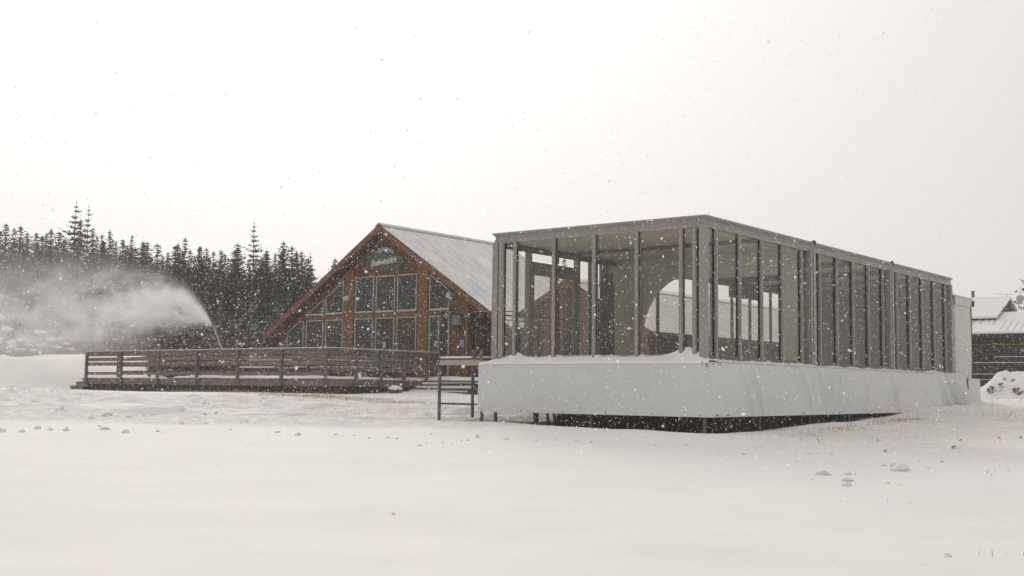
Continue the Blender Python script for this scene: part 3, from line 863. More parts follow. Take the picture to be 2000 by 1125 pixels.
one('pane', 'pane', dr, lambda b: (b.box(S(2.27), S(2.66), -.035, -.012, 2.15, Zc(4.36)), b.box(S(2.72), S(3.14), -.035, -.012, 2.15, Zc(4.36))))
one('handle', 'steel', dr, lambda b: b.box(S(2.74), S(2.77), -.12, -.06, 3.0, 3.35))
for s, z in ((-2.05, 5.21), (3.32, 5.13)):
    one('flood_lamp', 'lampgrey', cha, lambda b: (b.box(S(s) - .12, S(s) + .12, -.30, -.10, Zc(z) - .09, Zc(z) + .09), b.box(S(s) - .05, S(s) + .05, -.10, -.0, Zc(z) - .05, Zc(z) + .05), b.tube((S(s) - .13, -.2, Zc(z) + .09), (S(s) + .13, -.2, Zc(z) + .09), .05)), bevel=.03)
one('wall_lantern', ['black', 'paper'], cha, lambda b: (b.box(S(3.6) - .2, S(3.6) + .2, -.20, 0, Zc(4.38), Zc(4.44)), b.box(S(3.6) - .16, S(3.6) + .16, -.17, -.02, Zc(4.02), Zc(4.38), 1), b.box(S(3.6) - .18, S(3.6) + .18, -.19, 0, Zc(3.97), Zc(4.02)),
    *[b.box(S(3.6) + d - .012, S(3.6) + d + .012, -.185, -.17, Zc(4.02), Zc(4.38)) for d in (-.16, -.08, 0, .08, .16)], b.box(S(3.6) - .10, S(3.6) + .10, -.15, -.02, Zc(4.44), Zc(4.50))))

# notices
def notice(name, s, z, w, h, mats, label, y=-.03, lines=3):
    p = loc(P_CHA, S(s), y); o = root(name, p, Zc(z), label, 'sign')
    one('panel', mats[0], o, lambda b: b.box(-w / 2, w / 2, -.015, .015, Zc(z) - h / 2, Zc(z) + h / 2))
    if lines:
        one('marking', mats[1], o, lambda b: [b.box(-w * .36, w * (.30 - .1 * (k % 2)), -.019, -.0152, Zc(z) + h * (.28 - .56 * k / max(1, lines - 1)) - h * .035, Zc(z) + h * (.28 - .56 * k / max(1, lines - 1)) + h * .035) for k in range(lines)])
    return o
notice('blue_notice', -5.90, 3.37, .24, .27, ('blue', 'white'), 'small square blue notice at the left corner of the brown chalet wall', lines=2)
notice('blue_notice', 3.85, 3.35, .26, .38, ('blue', 'white'), 'tall blue notice on the chalet wall right of the door', lines=5)
notice('paper_notice', -.08, 3.34, .15, .26, ('paper', 'trim'), 'pale paper notice low in the middle chalet window', y=-.06, lines=0)
notice('paper_notice', 2.56, 3.36, .09, .24, ('paper', 'trim'), 'narrow pale paper notice on the glass of the chalet door', y=-.06, lines=0)

# shop sign
sg = root('shop_sign', loc(P_CHA, S(-.13), -.02), Zc(6.36), 'carved green sign with cream script lettering high on the chalet gable', 'sign')
sw = .955 * K
def _rim(b):
    pts = []
    for k in range(48):
        a = 2 * PI * k / 48; r = 1 + .05 * math.sin(7 * a + 1) + .035 * math.sin(13 * a) + .03 * math.sin(4 * a + 2)
        c, s_ = math.cos(a), math.sin(a)
        pts.append((sw * r * math.copysign(abs(c) ** .6, c), Zc(6.62) + (.31 * K) * r * math.copysign(abs(s_) ** .6, s_) - .05 * math.sin(2.2 * c)))
    b.prism(pts[::-1], -.12, -.0)
one('rim', 'signrim', sg, _rim)
def _green(b):
    pts = []
    for k in range(32):
        a = 2 * PI * k / 32; c, s_ = math.cos(a), math.sin(a)
        pts.append((sw * .80 * math.copysign(abs(c) ** .5, c), Zc(6.60) + .235 * K * math.copysign(abs(s_) ** .55, s_) + .05 * c))
    b.prism(pts[::-1], -.14, -.115)
one('face', 'signgreen', sg, _green)
def _pic(b):
    pts = [(-.50 * K, Zc(6.83))] + [(.50 * K * math.cos(PI - PI * k / 20), Zc(6.86) + .31 * K * math.sin(PI * k / 20)) for k in range(21)] + [(.50 * K, Zc(6.83))]
    b.prism(pts[::-1], -.10, -.0)
    rim = [(x * 1.07, z + .03 if z > Zc(6.84) else z) for x, z in pts]; b.prism(rim[::-1], -.06, -.001, 1)
    b.prism([(-.46 * K, Zc(6.845)), (.46 * K, Zc(6.845)), (.34 * K, Zc(6.95)), (.12 * K, Zc(6.93)), (-.05 * K, Zc(6.99)), (-.2 * K, Zc(6.94)), (-.38 * K, Zc(6.93))], -.106, -.1005, 1)
one('picture', ['signsky', 'signdark'], sg, _pic)
cu = bpy.data.curves.new('lettering', 'FONT'); cu.body = "Bullwinkle's"; cu.size = .345; cu.shear = .42; cu.extrude = .008; cu.align_x = 'CENTER'; cu.align_y = 'CENTER'; cu.space_character = .92
cu.materials.append(M['signcream']); cu.offset = .004
tmp = bpy.data.objects.new('tmp', cu); COL.objects.link(tmp); bpy.context.view_layer.update()
lm = bpy.data.meshes.new_from_object(tmp.evaluated_get(bpy.context.evaluated_depsgraph_get())); bpy.data.objects.remove(tmp); lm.name = 'lettering'
to = bpy.data.objects.new('lettering', lm); COL.objects.link(to); to.parent = sg
to.location = (-.0, -.150, Zc(6.585) - sg.location.z); to.rotation_euler = (PI / 2, math.radians(-4), 0)

# side building right of the chalet (its gable and roof are seen through the glass)
WX, WZ, WS = 8.30, 5.88, .55
wing = root('side_building', loc(P_CHA, WX, 1.0), 1.5, 'low brown gabled building beside the chalet, seen through the pavilion glass', 'building')
def wt(x): return WZ - WS * abs(x)
wl, wr = XR + .02 - WX, 3.75
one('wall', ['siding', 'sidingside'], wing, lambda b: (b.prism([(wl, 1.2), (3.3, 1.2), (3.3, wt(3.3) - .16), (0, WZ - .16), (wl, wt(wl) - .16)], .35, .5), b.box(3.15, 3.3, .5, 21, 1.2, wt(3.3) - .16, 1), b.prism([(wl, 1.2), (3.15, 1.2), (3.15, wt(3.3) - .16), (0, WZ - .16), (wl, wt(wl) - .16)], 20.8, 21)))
wroof = one('roof', ['roof2', 'soffit'], wing, lambda b: (corrugated(b, 0, WZ, wr, wt(wr), 0, 21.2), corrugated(b, 0, WZ, wl - .2, wt(wl - .2), 0, 21.2), b.prism([(0, WZ - .012), (wr, wt(wr) - .012), (wr, wt(wr) - .15), (0, WZ - .15), (wl, wt(wl) - .15), (wl, wt(wl) - .012)], .01, 21.1, 1)))
one('ridge_cap', 'snow', wroof, lambda b: (b.bar((.12, 0, WZ + .0), (.12, 21, WZ + .0), .30, .04, up=(.48, 0, .87)), b.bar((-.12, 0, WZ), (-.12, 21, WZ), .30, .04, up=(-.48, 0, .87))))
one('barge_board', 'timber', wing, lambda b: b.prism([(0, WZ - .02), (wr, wt(wr) - .02), (wr, wt(wr) - .22), (0, WZ - .22)], -.04, .009))
one('barge_board', 'timber', wing, lambda b: b.prism([(0, WZ - .02), (0, WZ - .22), (wl, wt(wl) - .22), (wl, wt(wl) - .02)], -.04, .009))
wd = one('door', 'soffit', wing, lambda b: b.box(-.95, .05, .30, .349, 1.6, 3.75)); one('pane', 'pane', wd, lambda b: b.box(-.80, -.10, .285, .299, 2.6, 3.6))
one('window', ['trim'], wing, lambda b: (b.box(.9, 2.2, .30, .349, 2.5, 2.58), b.box(.9, 2.2, .30, .349, 3.62, 3.7), b.box(.9, .98, .30, .349, 2.58, 3.62), b.box(2.12, 2.2, .30, .349, 2.58, 3.62)))

# ------------------------------------------------------------------ deck
dk = root('wooden_deck', P_DECK, 1.4, 'grey weathered wooden deck and ramp with plank railings in front of the chalet', 'deck')
DX = -14.81; FLZ = 1.96
one('floor', 'wood', dk, lambda b: (b.box(-7.5, -.03, .03, 6.25, FLZ - .08, FLZ), b.box(DX, -7.5, .03, 1.25, FLZ - .08, FLZ), b.box(-.03, 2.8, 5.2, 6.25, FLZ - .08, FLZ)))
def _snowfloor(b):
    for x0, x1, y0, y1 in ((-7.4, -.05, .05, 6.2), (DX + .1, -7.4, .05, 1.2), (0, 2.75, 5.25, 6.25)):
        xs = np.linspace(x0, x1, int((x1 - x0) * 6) + 2); ys = np.linspace(y0, y1, int((y1 - y0) * 6) + 2)
        b.grid([[(x, y, FLZ + .012 + max(.0, (.09 if x < 0 else .16) + .10 * float(fbm(x * .9, y * .9, 77, 3)) - (.08 if x < -9 else 0)) * min(1, 6 * min(x - x0 + .02, x1 - x + .02, y - y0 + .02, y1 - y + .02))) for x in xs] for y in ys])
one('snow_layer', 'snow', dk, _snowfloor, smooth=True)
one('fascia_board', 'wood', dk, lambda b: b.box(DX, 0, 0, .028, 1.71, 1.955))
one('fascia_board', 'wood', dk, lambda b: b.box(-.028, 0, .03, 5.2, 1.71, 1.955))
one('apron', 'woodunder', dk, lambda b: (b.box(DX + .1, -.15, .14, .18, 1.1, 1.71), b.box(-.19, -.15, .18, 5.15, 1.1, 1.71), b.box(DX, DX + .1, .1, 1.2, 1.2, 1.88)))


def rail_run(p, q, boards, matn='wood', outward=(0, -1), posts=(), zp0=1.70, cap=True, yo=0):
    p = Vector(p); q = Vector(q); ov = Vector((outward[0], outward[1], 0))
    V3 = lambda w, z, o=0: (w.x + ov.x * o, w.y + ov.y * o, z)
    for z0, z1 in boards:
        jit = random.uniform(-.008, .008)
        one('rail_board', matn, dk, lambda b: b.bar(V3(p, (z0 + z1) / 2 + jit, .018), V3(q, (z0 + z1) / 2 - jit, .018), .034, z1 - z0))
    for w in posts:
        w = Vector(w)
        one('rail_post', 'woodpost' if matn == 'wood' else matn, dk, lambda b: b.box(w.x + ov.x * .085 - .05, w.x + ov.x * .085 + .05, w.y + ov.y * .085 - .05, w.y + ov.y * .085 + .05, zp0, 3.03))
    if cap:
        one('cap_rail', matn, dk, lambda b: b.bar(V3(p, 3.06, .03), V3(q, 3.06, .03), .20, .04))
        one('rail_snow', 'snow', dk, lambda b: b.bar(V3(p, 3.092, .03), V3(q, 3.092, .03), .17, .026), bevel=.01)


B3 = [(2.88, 3.035), (2.675, 2.83), (2.475, 2.625)]
rail_run((DX, 0), (0.0, 0), B3 + [(2.10, 2.22)], 'wood', (0, -1), [(x, 0) for x in (-.06, -2.37, -4.82, -7.27, -9.76, -12.25, DX + .05)])
rail_run((0, 0.02), (0, 5.85), B3 + [(2.28, 2.42)], 'wood', (1, 0), [(0, y) for y in (1.32, 2.59, 3.85, 5.13, 5.82)])
rail_run((DX + .3, 1.28), (-7.5, 1.28), [(2.72, 2.86), (2.47, 2.60), (2.16, 2.30)], 'woodback', (0, -1), [(x, 1.36) for x in (-14.45, -12.2, -9.9, -7.6)], cap=False)
rail_run((-7.5, 1.3), (-7.5, 6.2), B3 + [(2.28, 2.42)], 'woodback', (-1, 0), [(-7.5, y) for y in (2.5, 3.7, 4.9, 6.1)], cap=True)
# steps at the left end and, deep in snow, at the right
for k, (x0, x1, z) in enumerate(((-15.20, -14.82, 1.95), (-15.66, -15.2, 1.79), (-16.10, -15.66, 1.62), (-16.5, -16.1, 1.45))):
    st = one('step', 'wood', dk, lambda b: (b.box(x0 - .03, x1, .02, 1.22, z - .06, z), b.box(x0, x0 + .03, .04, 1.20, z - .36, z - .06), b.box(x0 + .03, x1, .03, .06, z - .36, z - .06)))
    one('snow_layer', 'snow', st, lambda b: b.box(x0 + .03, x1 - .03, .12, 1.15, z, z + .03), bevel=.015)
for k, (y0, y1, z) in enumerate(((4.86, 5.2, 1.83), (4.50, 4.86, 1.69), (4.14, 4.50, 1.55))):
    st = one('step', 'wood', dk, lambda b: (b.box(.02, 2.78, y0 - .03, y1, z - .05, z), b.box(.04, 2.76, y0, y0 + .03, z - .34, z - .05)))
    one('snow_layer', 'snow', st, lambda b: b.box(.10 - .02, 2.74, y0 - .01, y1 - .02, z, z + .085), bevel=.035)

# picnic tables on the deck
def picnic(x, y, rot, label):
    t = root('picnic_table', loc(P_DECK, x, y), FLZ, label, 'table', rot=ROTZ + rot, group='picnic tables on the deck')
    z = FLZ
    one('tabletop', 'woodback', t, lambda b: [b.box(-.9, .9, -.36 + .15 * k, -.22 + .15 * k, z + .70, z + .74) for k in range(5)])
    one('snow_layer', 'snow', t, lambda b: b.box(-.88, .88, -.35, .37, z + .741, z + .80), bevel=.03)
    for s in (-1, 1):
        be = one('bench', 'woodback', t, lambda b: b.box(-.9, .9, s * .72 - .13, s * .72 + .13, z + .40, z + .44))
        one('snow_layer', 'snow', be, lambda b: b.box(-.88, .88, s * .72 - .12, s * .72 + .12, z + .441, z + .50), bevel=.025)
        one('leg_frame', 'woodback', t, lambda b: (b.bar((s * .62, -.62, z), (s * .62, -.20, z + .70), .05, .10), b.bar((s * .62, .62, z), (s * .62, .20, z + .70), .05, .10), b.box(s * .62 - .03, s * .62 + .03, -.8, .8, z + .33, z + .40)))
picnic(-5.6, 2.2, .05, 'snow-covered picnic table on the deck behind the front railing')
picnic(-2.2, 2.0, PI / 2, 'snow-covered picnic table near the front corner of the deck')
picnic(-1.9, 4.2, .0, 'snow-covered picnic table under the right chalet windows')

# board with coloured patches by the windows
bd = root('sandwich_board', loc(P_DECK, -4.15, 5.6), FLZ, 'white board with blue and red patches on the deck under the middle windows', 'board')
one('panel', 'white', bd, lambda b: b.bar((0, -.10, FLZ), (0, .06, FLZ + 1.02), .62, .03))
one('panel', 'white', bd, lambda b: b.bar((0, .28, FLZ), (0, .10, FLZ + 1.02), .62, .03))
for x0, x1, z, h, mi in ((.05, .28, .86, .12, 0), (.05, .25, .58, .12, 1), (-.22, -.02, .60, .10, 1), (-.2, .0, .34, .1, 0), (-.2, -.04, .1, .1, 0), (-.02, .1, .62, .08, 0)):
    one('patch', ('bluestrip', 'redstrip')[mi], bd, lambda b: b.box(x0, x1, -.135 + .157 * z, -.117 + .157 * z, FLZ + z, FLZ + z + h))

rb = root('ribbon', loc(P_DECK, -14.0, 1.2), 2.3, 'short yellow ribbon hanging from the back rail at the left end of the deck', 'ribbon')
one('tail', 'yellow', rb, lambda b: (b.bar((0, -.02, 2.62), (-.03, -.03, 2.42), .05, .012), b.bar((.0, -.02, 2.60), (.06, -.03, 2.47), .03, .012)))

# snow-capped block under the deck rail
x, y, z = ground_at(772, 768)
sb = root('wood_block', (x, y), z, 'snow-capped wooden block lying in front of the right deck railing', 'block', rot=-.4)
one('body', 'woodback', sb, lambda b: b.box(-.20, .20, -.16, .16, z - .1, z + .17), bevel=.02)
one('snow_cap', 'snow', sb, lambda b: b.blob((0, 0, z + .165), (.26, .21, .12), 5, 14, 7, .08, half=True), smooth=True)

# ------------------------------------------------------------------ log cabin on the right
cab = root('log_cabin', P_CAB, 1.6, 'dark log cabin under a snowy roof at the right edge', 'cabin')
def _logs(b):
    for k in range(11):
        z = 1.72 + .265 * k
        b.tube((-8, .0, z), (8, .0, z), .145, n=10)
        if k in (2, 3, 5, 6, 7): b.box(-8 + 1.3 * k, 7.8 - (0 if k % 2 else 5.5), -.10, .0, z + .118, z + .142, 1)
    b.box(-7.9, 7.9, .05, 6, 1.5, 4.5); b.box(-8.2, 8.2, -.42, -.38, 4.30, 4.44)
one('wall', ['log', 'snow'], cab, _logs, smooth=False)
rf = one('roof', ['snow', 'log'], cab, lambda b: (b.prismx([(-.5, 4.50), (-.5, 4.60), (2.0, 5.66), (8.0, 5.66), (8.0, 4.5)], -8.3, 8.3, 0), b.prismx([(-.48, 4.40), (-.48, 4.498), (3, 4.498), (3, 4.40)], -8.3, 8.3, 1)), bevel=.03)
one('seam', 'seam', rf, lambda b: [b.bar((x, -.45, 4.625), (x + random.uniform(0, .05), -.45 + random.uniform(.9, 1.9), 4.625 + .0), .03, .03) for x in ()] + [b.add([(x - .02, y0, 4.60 + (y0 + .5) * .424 + .008), (x + .02, y0, 4.60 + (y0 + .5) * .424 + .008), (x + .02, y1, 4.60 + (y1 + .5) * .424 + .008), (x - .02, y1, 4.60 + (y1 + .5) * .424 + .008)], [(0, 1, 2, 3)]) for x, y0, y1 in ((-.95, .5, 1.5), (-.65, .7, 1.7), (-.35, .3, 1.5), (.15, -.4, .9), (.45, -.4, 1.1), (.75, -.45, .8), (1.05, -.45, 1.3), (1.4, -.4, .9), (-1.3, 0, 1.2), (1.8, -.3, 1.0))])
ur = one('upper_roof', ['snow', 'log'], cab, lambda b: (b.prismx([(.85, 5.30), (.85, 5.40), (3.4, 6.52), (4.75, 5.85), (4.75, 5.72), (3.4, 6.42)], -8, -.28, 0), b.prismx([(1.0, 5.34), (3.4, 6.40), (4.6, 5.75), (4.6, 5.4), (2.2, 5.2), (1.0, 5.2)], -7.9, -.36, 1)))
one('chimney_pipe', 'steel', cab, lambda b: (b.tube((-2.15, 3.6, 6.2), (-2.15, 3.6, 6.84), .075, n=10), b.tube((-2.15, 3.6, 6.80), (-2.15, 3.6, 6.86), .09, n=10)))
one('satellite_dish', ['lampgrey', 'steel'], cab, lambda b: (b.blob((-.02, 4.0, 6.42), (.20, .05, .20), 3, 14, 6, .0), b.tube((-.1, 4.0, 6.0), (-.1, 4.0, 6.4), .02, mi=1)))
one('aerial', 'steel', cab, lambda b: (b.tube((-1.05, 3.5, 6.66), (-.15, 3.5, 6.60), .008), b.tube((-.5, 3.5, 6.5), (-.5, 3.5, 6.64), .012)))
one('rope', 'yellow', cab, lambda b: b.tube((-7.9, -.19, 3.98), (7.9, -.19, 4.02), .014))

# spoil heap under snow with clods of soil
px_, py_ = 20.3, 47.6
pz = hz(px_, py_)
sp = root('snow_pile', (px_, py_), pz, 'snow-covered heap of earth in front of the log cabin', 'snow pile', rot=0)
def _pile(b):
    rows = []
    for i in range(30):
        r = i / 29; row = []
        for k in range(49):
            a = 2 * PI * k / 48
            x = 2.25 * r * math.cos(a); y = 1.7 * r * math.sin(a)
            h = 1.28 * (1 - sstep(0.12, 1.0, r)) * (1 + .7 * float(fbm(x * .9 + 5, y * .9, 91, 3))) + .05 * float(fbm(x * 4, y * 4, 95, 2)) * (1 - r)
            row.append((x, y, hz(px_ + x, py_ + y) - .05 * r + float(h) + .02))
        rows.append(row)
    b.grid(rows)
one('body', 'snow', sp, _pile, smooth=True)
dg = bpy.context.evaluated_depsgraph_get()
for i, (px, py, w, lab) in enumerate(((1938, 762, .42, 'wide brown clod of soil low on the left flank of the snow pile'), (1988, 765, .40, 'round brown clod of soil low on the right of the snow pile'), (1957, 753, .26, 'flat brown clod of soil halfway up the snow pile'), (1980, 744, .20, 'small brown clod of soil near the top of the snow pile'), (1962, 742, .20, 'small brown clod of soil left of the snow pile top'), (1955, 764, .13, 'tiny brown clod of soil between two larger clods on the snow pile'))):
    d = ray(px, py)
    best = None
    for Y in np.arange(44, 49, .02):
        P = EYE + d * (Y / d[1]); X_, Y_ = P[0] - px_, P[1] - py_
        r = math.hypot(X_ / 2.25, Y_ / 1.7)
        hgt = hz(P[0], P[1]) + (1.28 * (1 - sstep(.12, 1.0, r)) * (1 + .7 * float(fbm(X_ * .9 + 5, Y_ * .9, 91, 3))) if r < 1 else 0)
        if P[2] < hgt: best = P; break
    if best is None: best = at(px, py, 46.4)
    mb = MB(); mb.blob((0, 0, 0), (w * .5, w * .4, w * .33), 30 + i, 12, 8, .45)
    o = mb.build('soil_clod', ['soil'], None, smooth=False); o.location = (best[0], best[1], best[2]); tag(o, lab, 'clod', 'clods of soil on the snow pile')

# ------------------------------------------------------------------ snow gun and its plume
NOZ = at(417, 637, 56.5)
gb = np.array([at(459, 752, 56.5)[0], 56.5, 0]); gb[2] = hz(gb[0], gb[1])
gun = root('snow_gun', gb, gb[2], 'snow gun lance with a red head blowing white spray by the trees', 'snow gun', rot=0)
hx_, hz_ = NOZ[0] - gb[0], NOZ[2]
one('lance', 'lampgrey', gun, lambda b: b.tube((0, 0, gb[2] + .1), (hx_, 0, hz_ - .02), .045, .032, n=8))
one('head', 'red', gun, lambda b: (b.tube((hx_ + .06, 0, hz_ + .0), (hx_ - .04, 0, hz_ - .01), .045, .035, n=10), b.box(hx_ + .02, hx_ + .10, -.04, .04, hz_ + .01, hz_ + .08), b.box(hx_ - .03, hx_ + .03, -.035, .035, hz_ - .15, hz_ - .08)), bevel=.006)
one('stand', 'steel', gun, lambda b: [b.tube((0, 0, gb[2] + .9), (.7 * math.cos(a), .7 * math.sin(a), gb[2] - .05), .03) for a in (.4, 2.5, 4.6)])
one('hose', 'black', gun, lambda b: [b.tube((.1 + .12 * k, .1 * math.sin(k), gb[2] + .05 + .5 * math.exp(-k)), (.1 + .12 * (k + 1), .1 * math.sin(k + 1), gb[2] + .05 + .5 * math.exp(-k - 1)), .03) for k in range(10)])

m = bpy.data.materials.new('snow_spray'); m.use_nodes = True; nt = m.node_tree; nt.nodes.clear(); M['spray'] = m; m.cycles.volume_step_rate = .3
o = N(nt, 'ShaderNodeOutputMaterial'); pv = N(nt, 'ShaderNodeVolumePrincipled'); nt.links.new(pv.outputs[0], o.inputs['Volume'])
pv.inputs['Color'].default_value = (.995, .99, .985, 1); pv.inputs['Anisotropy'].default_value = .15
tc = N(nt, 'ShaderNodeTexCoord'); sx = N(nt, 'ShaderNodeSeparateXYZ'); nt.links.new(tc.outputs['Object'], sx.inputs[0])
q = mth(nt, 'MAXIMUM', mth(nt, 'MULTIPLY', sx.outputs[0], -1.0), 0.001)
zc = mth(nt, 'SUBTRACT', mth(nt, 'MULTIPLY', mth(nt, 'SUBTRACT', 1.0, mth(nt, 'EXPONENT', mth(nt, 'DIVIDE', q, -1.1))), 1.50), mth(nt, 'MULTIPLY', q, .13))
rr = mth(nt, 'ADD', mth(nt, 'MULTIPLY', mth(nt, 'POWER', q, .74), .42), .035)
dz = mth(nt, 'SUBTRACT', sx.outputs[2], zc)
dz = mth(nt, 'MULTIPLY', dz, mth(nt, 'ADD', 1.0, mth(nt, 'MULTIPLY', mth(nt, 'GREATER_THAN', dz, 0.0), .0)))
d2 = mth(nt, 'ADD', mth(nt, 'MULTIPLY', dz, dz), mth(nt, 'MULTIPLY', mth(nt, 'MULTIPLY', sx.outputs[1], sx.outputs[1]), .8))
ns = noise(nt, coords(nt, (.55, .55, .75)), 1.3, 6, .62, .6)
ga = mth(nt, 'EXPONENT', mth(nt, 'DIVIDE', mth(nt, 'MULTIPLY', d2, -1.0), mth(nt, 'MULTIPLY', rr, rr)))
kk = mth(nt, 'DIVIDE', 7.0, mth(nt, 'ADD', 1.0, mth(nt, 'MULTIPLY', mth(nt, 'POWER', q, 1.95), .58)))
on = mth(nt, 'GREATER_THAN', mth(nt, 'MULTIPLY', sx.outputs[0], -1.0), 0.0)
nz_ = mth(nt, 'MAXIMUM', mth(nt, 'ADD', mth(nt, 'MULTIPLY', mth(nt, 'SUBTRACT', ns, .5), 9.0), .85), .02)
nb_ = mth(nt, 'ADD', 1.0, mth(nt, 'MULTIPLY', mth(nt, 'SUBTRACT', nz_, 1.0), ramp(nt, q, .1, 1.7)))
den = mth(nt, 'MULTIPLY', mth(nt, 'MULTIPLY', ga, kk), mth(nt, 'MULTIPLY', on, nb_))
# drifting mist along the ground to the left
mist = mth(nt, 'MULTIPLY', mth(nt, 'MULTIPLY', mth(nt, 'EXPONENT', mth(nt, 'DIVIDE', mth(nt, 'ABSOLUTE', mth(nt, 'ADD', sx.outputs[2], 1.0)), -2.3)), ramp(nt, q, 2.0, 9.0)), mth(nt, 'ADD', mth(nt, 'MULTIPLY', nz_, .045), .028))
endf = mth(nt, 'SUBTRACT', 1.0, ramp(nt, mth(nt, 'ABSOLUTE', sx.outputs[1]), 2.6, 3.6), clamp=True)
topf = mth(nt, 'SUBTRACT', 1.0, ramp(nt, sx.outputs[2], 2.8, 4.6), clamp=True)
nt.links.new(mth(nt, 'MULTIPLY', mth(nt, 'MULTIPLY', mth(nt, 'ADD', den, mist), endf), topf), pv.inputs['Density'])
mb = MB(); mb.box(-17, .15, -3.7, 3.7, -2.4, 4.7)
pl = mb.build('snow_plume', ['spray']); pl.location = NOZ + np.array([-.06, 0, 0]); tag(pl, 'white plume of spray blown from the snow gun', 'snow spray', kind='stuff')

# ------------------------------------------------------------------ trees
def spruce_mesh(seed, H, R, gap=1.0, snowy=False, step=.33, base=.05, power=.85, dens=1.0):
    r = random.Random(seed); b = MB()
    z = base * H; n = 0
    lean = r.uniform(-.02, .02)
    while z < H * .985:
        f = z / H
        rad = R * (1 - f) ** power * r.uniform(.72, 1.18) + .05
        nb = max(6, int((8 + 7 * (1 - f)) * dens))
        a0 = r.uniform(0, 6.28)
        for k in range(nb):
            if r.random() < .12 * gap: continue
            a = a0 + 2 * PI * k / nb + r.uniform(-.3, .3)
            ln = rad * (r.uniform(.6, 1.12) if r.random() > .08 else r.uniform(1.1, 1.4)); dr = r.uniform(.10, .42) * (1 - .6 * f) - .35 * f
            ca, sa = math.cos(a), math.sin(a)
            seg = max(2, int(ln / .17))
            for j in range(seg):
                t = (j + r.uniform(.2, .9)) / seg
                d = ln * t
                pz = z - dr * d + .12 * d * t + r.uniform(-.13, .10) * (.4 + .6 * (1 - f))
                sl = (.40 * (1 - .45 * t) + .10) * r.uniform(.7, 1.3) * (.50 + .50 * (1 - f) ** .7); swd = sl * r.uniform(.30, .50)
                yaw = a + r.choice((-1, 1)) * r.uniform(.1, 1.0)
                pit = -r.uniform(-.15, .75)
                tilt = r.uniform(-.9, .9)
                e = Vector((math.cos(yaw) * math.cos(pit), math.sin(yaw) * math.cos(pit), math.sin(pit)))
                s_ = Vector((-math.sin(yaw), math.cos(yaw), 0)); s_ = (s_ * math.cos(tilt) + Vector((0, 0, 1)) * math.sin(tilt))
                c = Vector((ca * d + lean * z, sa * d, pz))
                b.add([c - e * sl * .4, c + s_ * swd - e * .05, c + e * sl * .75, c - s_ * swd - e * .05], [(0, 1, 2, 3)])
        z += step * r.uniform(.7, 1.3) * (1 if f > .15 else 1.2) * gap
    # leader
    b.add([Vector((lean * H - .05, 0, H * .975)), Vector((lean * H + .05, .02, H * .975)), Vector((lean * H, 0, H * 1.004))], [(0, 1, 2)])
    b.add([Vector((lean * H, -.05, H * .975)), Vector((lean * H, .05, H * .975)), Vector((lean * H, 0, H * 1.004))], [(0, 1, 2)])
    cm = b.mesh('crown', ['needle_snow' if snowy else 'needle'])
    t = MB(); t.tube((0, 0, -.4), (lean * H, 0, H * .97), .012 * H + .02, .015, n=7)
    tm = t.mesh('trunk', ['bark'])
    return cm, tm, H


PROT = {
    'spruce': [spruce_mesh(3, 12, 2.7, step=.22, power=.74), spruce_mesh(5, 12, 2.4, 1.1, step=.22, power=.70), spruce_mesh(8, 12, 3.1, .95, step=.22, power=.80), spruce_mesh(9, 12, 2.1, 1.0, power=.66, step=.22), spruce_mesh(10, 12, 2.8, 1.3, step=.22, power=.76), spruce_mesh(12, 12, 3.1, 1.1, step=.22, power=.84)],
    'open': [spruce_mesh(21, 13, 3.2, 1.5, power=.80), spruce_mesh(22, 13, 2.9, 1.35, power=.76)],
    'snowy': [spruce_mesh(31, 8, 1.9, .9, True, dens=1.15), spruce_mesh(33, 8, 2.2, .95, True, dens=1.15)],
    'bushy': [spruce_mesh(41, 4, 2.2, .75, True, step=.22, base=.03, power=.6, dens=1.5)],
    'pole': [spruce_mesh(51, 10, 3.2, .8, base=.88, power=.9, step=.2)],
}


def tree(kind, x, y, H, label, group=None, name='spruce_tree', wide=1.0):
    cm, tm, h0 = random.choice(PROT[kind])
    z = hz(x, y)
    o = bpy.data.objects.new(name, None); COL.objects.link(o); o.location = (x, y, z - .1)
    s = H / h0; o.scale = (s * wide, s * wide, s); o.rotation_euler = (0, 0, random.uniform(0, 6.28))
    tag(o, label, 'tree', group)
    for nm, me in (('crown', cm), ('trunk', tm)):
        c = bpy.data.objects.new(nm, me); COL.objects.link(c); c.parent = o
    return o


def tree_px(kind, px, py, Y, label, group=None, **kw):
    p = at(px, py, Y)
    return tree(kind, p[0], p[1], p[2] - hz(p[0], p[1]) + .1, label, group, **kw)


SK = 'spruces along the skyline left of the chalet'
SKL = 'dark spruce in the crowded row of spruces along the forest skyline'
tree_px('open', 145.6, 391, 82, 'tallest spruce at the left, ragged with stepped branches', SK)
tree_px('open', 171, 398, 84, 'slim tall spruce just right of the tallest left spruce', SK, wide=.72)
tree_px('spruce', 158, 427, 88, 'lower spruce squeezed between the two tall spruces at the left', SK)
tree_px('open', 500, 432, 80, 'tall ragged spruce standing alone above the forest left of the chalet', SK, wide=.95)
tree_px('spruce', 465, 473, 82, 'broad spruce with a forked tip left of the tall lone spruce', SK, wide=1.2)
tree_px('spruce', 538.5, 491, 82, 'narrow pointed spruce right of the tall lone spruce', SK, wide=.75)
tree_px('spruce', 570.5, 478, 76, 'broad full spruce left of the chalet roof', SK, wide=1.25)
tree_px('open', 609.6, 492, 74, 'ragged spruce nearest the left slope of the chalet roof', SK, wide=.95)
tree_px('pole', 653, 503, 86, 'thin spruce tip showing just above the chalet roof slope', SK)
tree_px('pole', 276.6, 470, 86, 'bare-stemmed spruce with only a small tuft at its tip', SK)
tree_px('spruce', 361.7, 461, 82, 'tallest pointed spruce above the snow plume', SK)
tree_px('spruce', 258, 458, 84, 'pointed spruce standing above its row left of the bare-stemmed one', SK, wide=.8)
tree_px('spruce', 1100, 500, 92, 'small spruce seen through the glass above the side building gable', SK, wide=.8)
